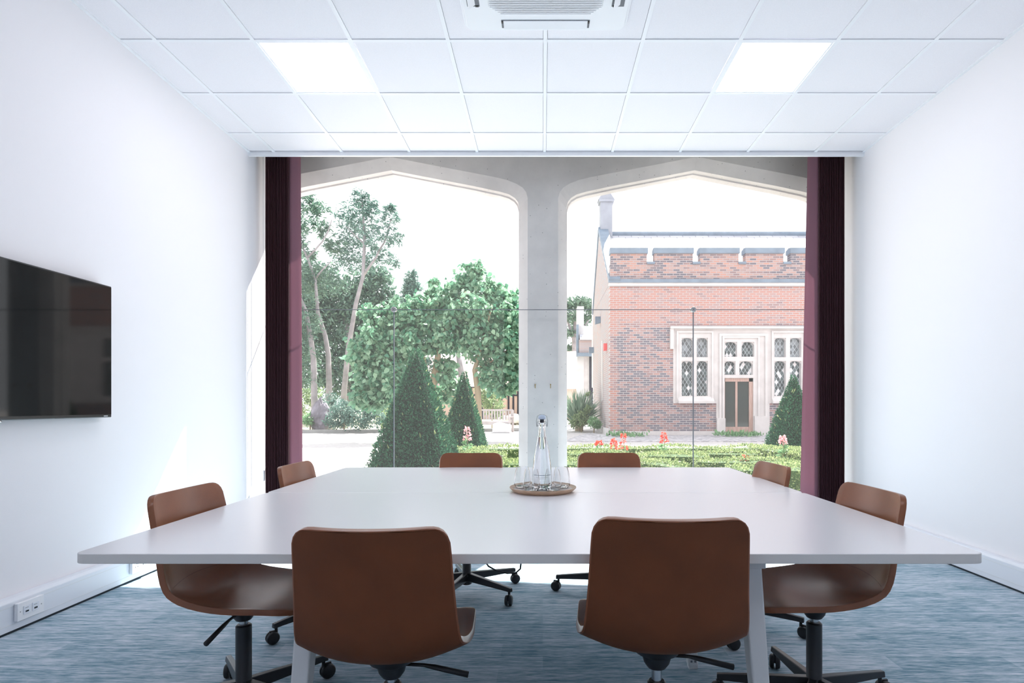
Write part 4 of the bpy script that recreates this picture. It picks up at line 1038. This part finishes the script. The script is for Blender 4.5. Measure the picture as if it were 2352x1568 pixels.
# trees
TG = 'trees beyond the courtyard'
def tree(name, label, trunks, crown, n, size, mat, d, aspect=.4, clump=16, droop=None, hollow=.2, barkm=None):
    x = (trunks[0][0][0][0]-CX)*d/F; t = empty(name, (x, d, 0)); tag(t, label, 'tree', TG)
    m = MB()
    for pts_, r0, r1 in trunks: trunk(m, pts_, d, r0, r1)
    loc_(m, t).build('trunk', barkm or M['bark'], t, smooth=True)
    p = blobpts(crown, n, hollow, clump); dd = None
    if droop is not None:
        dd = rng.normal(size=(len(p), 3)); dd[:, 2] = droop+.4*rng.normal(size=len(p))
    leaves('foliage', p-np.array(t.location), size, mat, t, aspect, dd, .2)
    return t
tree('eucalyptus_tree', 'tall slender tree with pale trunk, highest crown in the left arch',
     [([(754, 985), (754, 922), (756, 884), (754, 815), (747, 771), (730, 718), (724, 640), (705, 590), (684, 541)], .17, .03),
      ([(706, 592), (725, 572), (740, 555), (754, 531), (762, 505)], .05, .02), ([(724, 640), (740, 620), (760, 600)], .05, .02)],
     [(700, 465, 30, 25), (690, 510, 32, 25.5), (735, 480, 22, 25), (680, 560, 28, 25), (735, 520, 24, 26), (745, 640, 45, 26), (690, 640, 45, 25), (715, 585, 18, 26), (770, 560, 26, 26)], 5200, .20, M['euca'], 25, .28, 14, -.5)
tree('eucalyptus_tree', 'tall slender tree with forked trunk beside the open sky',
     [([(790, 985), (790, 900), (800, 800), (817, 699), (834, 633), (837, 558), (836, 524), (832, 470), (830, 440)], .15, .02),
      ([(834, 633), (850, 610), (863, 592), (874, 570), (883, 556), (892, 530), (897, 505)], .07, .02), ([(837, 560), (815, 540), (795, 520)], .04, .015)],
     [(832, 455, 24, 26), (805, 490, 34, 26.5), (850, 500, 30, 26), (815, 540, 40, 27), (860, 545, 30, 26), (895, 500, 24, 26), (905, 545, 22, 26), (885, 580, 26, 26.5), (905, 605, 14, 26), (790, 590, 34, 27), (835, 600, 30, 27), (900, 480, 16, 26), (850, 470, 18, 26)], 5200, .19, M['euca2'], 26, .28, 14, -.5)
tree('eucalyptus_tree', 'leaning pale-trunked tree nearest the left blind',
     [([(724, 985), (722, 920), (720, 822), (713, 771), (702, 713), (684, 672), (672, 640)], .16, .05)],
     [(672, 700, 50, 24), (700, 740, 40, 24), (680, 790, 45, 24), (715, 820, 35, 24.5), (690, 860, 36, 24)], 3400, .19, M['euca'], 24, .28, 14, -.5)
tree('woodland_tree', 'dense grey-green tree mass behind the slender trunks',
     [([(800, 985), (800, 800), (790, 700)], .3, .12)],
     [(770, 680, 60, 33), (830, 690, 62, 34), (720, 660, 60, 32), (870, 660, 40, 34), (890, 720, 45, 34), (770, 760, 70, 33), (700, 740, 60, 32), (830, 780, 60, 34), (720, 850, 60, 32), (800, 860, 60, 33), (870, 820, 50, 34), (850, 640, 34, 34), (670, 600, 40, 32), (650, 700, 60, 32), (650, 820, 60, 32)], 24000, .28, M['euca'], 33, .4, 18)
tree('woodland_tree', 'low dark woodland filling the gap behind the broad-leaved tree',
     [([(1060, 975), (1060, 860), (1050, 800)], .3, .12)],
     [(900, 880, 55, 37), (960, 850, 55, 38), (900, 800, 50, 37), (1030, 760, 50, 38), (970, 760, 50, 38), (1100, 750, 50, 39), (1150, 790, 45, 39), (880, 930, 40, 36), (940, 920, 40, 36), (1195, 740, 40, 39)], 9000, .32, M['euca2'], 37, .4, 18)
tree('conifer_tree', 'small distant pointed conifer above the garden trees',
     [([(945, 985), (945, 800), (945, 630)], .3, .04)],
     [(945, 632, 12, 58), (944, 655, 20, 58), (948, 680, 28, 58), (942, 710, 34, 58), (945, 745, 38, 58)], 7500, .34, M['euca2'], 58, .35, 12)
tree('broad_leaved_tree', 'big bright green tree with large drooping leaves left of the pillar',
     [([(985, 985), (990, 900), (1003, 840), (1008, 800), (1030, 740), (1070, 670)], .16, .03), ([(985, 985), (982, 900), (975, 830), (960, 770)], .1, .03), ([(1100, 985), (1098, 900), (1090, 850), (1110, 780), (1130, 700)], .12, .03), ([(1092, 850), (1130, 830), (1170, 800)], .05, .02), ([(990, 905), (930, 860), (880, 800)], .07, .02)],
     [(1085, 618, 26, 19), (1060, 660, 36, 19), (1100, 660, 40, 19), (1140, 690, 42, 19), (1165, 730, 46, 18.5), (1080, 720, 46, 18), (1185, 690, 28, 19), (1030, 700, 36, 19), (1000, 650, 16, 19.5), (1002, 680, 24, 19),
      (975, 705, 40, 18.5), (930, 720, 42, 18), (880, 740, 40, 18), (850, 720, 26, 18), (870, 790, 46, 17.5), (825, 810, 34, 17.5), (920, 790, 46, 17.5), (850, 860, 40, 17.5), (900, 870, 46, 17), (830, 905, 28, 17), (865, 920, 26, 17),
      (980, 770, 42, 18), (1030, 770, 46, 18), (1100, 780, 50, 18), (1160, 800, 46, 18), (1180, 860, 36, 18), (1130, 860, 36, 18), (1020, 850, 30, 18), (1045, 900, 34, 18.5), (985, 900, 30, 18.5), (1200, 780, 36, 18.5), (1160, 895, 16, 18)], 17000, .18, M['catalpa'], 18, .75, 9, -1.0, .3, M['twig'])
bush('flowering_shrub', [(790, 950, 34, 22.6), (760, 930, 26, 23.8), (825, 955, 34, 22.4), (770, 965, 22, 22.6), (860, 960, 26, 22.5)], 4200, .11, M['euca2'], 'rambling dark shrub right of the boulder')
bush('round_shrub', [(712, 962, 17, 22.9), (705, 968, 10, 22.9)], 1100, .08, M['weed'], 'small round bush left of the boulder')
bush('leafy_shrub', [(1130, 925, 26, 26), (1115, 900, 22, 26), (1145, 945, 16, 25.5)], 1500, .13, M['bushleaf'], 'olive shrub behind the bench')
bush('leafy_shrub', [(690, 925, 34, 26), (720, 905, 26, 26), (655, 930, 40, 26)], 2200, .13, M['bushleaf'], 'pale shrub behind the boulder at the left blind')
bush('leafy_shrub', [(880, 965, 20, 23.2), (900, 940, 30, 25), (930, 950, 30, 25), (870, 935, 24, 25)], 2400, .11, M['bushleaf'], 'pale shrub between boulder and the largest yew')

# ------------------------------------------------------------------ light
wd_ = bpy.data.worlds.new('world'); sc.world = wd_; wd_.use_nodes = True; bg = wd_.node_tree.nodes['Background']
bg.inputs[0].default_value = (.935, .945, 1.0, 1); bg.inputs[1].default_value = SKY
sun = bpy.data.lights.new('sun', 'SUN'); so = bpy.data.objects.new('sun', sun); col.objects.link(so)
sun.energy = SUN; sun.angle = R(.53); sun.color = (1, .96, .9)
dv = Vector((.36, 1, 1.42)).normalized(); so.rotation_euler = dv.to_track_quat('Z', 'Y').to_euler(); so.location = (5, 20, 20)
sc.view_settings.view_transform = 'Standard'; sc.view_settings.look = 'None'; sc.view_settings.gamma = 1; sc.view_settings.use_curve_mapping = False
sc.view_settings.exposure = EXPO
cy = sc.cycles; cy.use_denoising = True; cy.max_bounces = 14; cy.diffuse_bounces = 7; cy.glossy_bounces = 5; cy.transmission_bounces = 12; cy.transparent_max_bounces = 12
cy.caustics_refractive = False; cy.caustics_reflective = False; cy.sample_clamp_indirect = 8
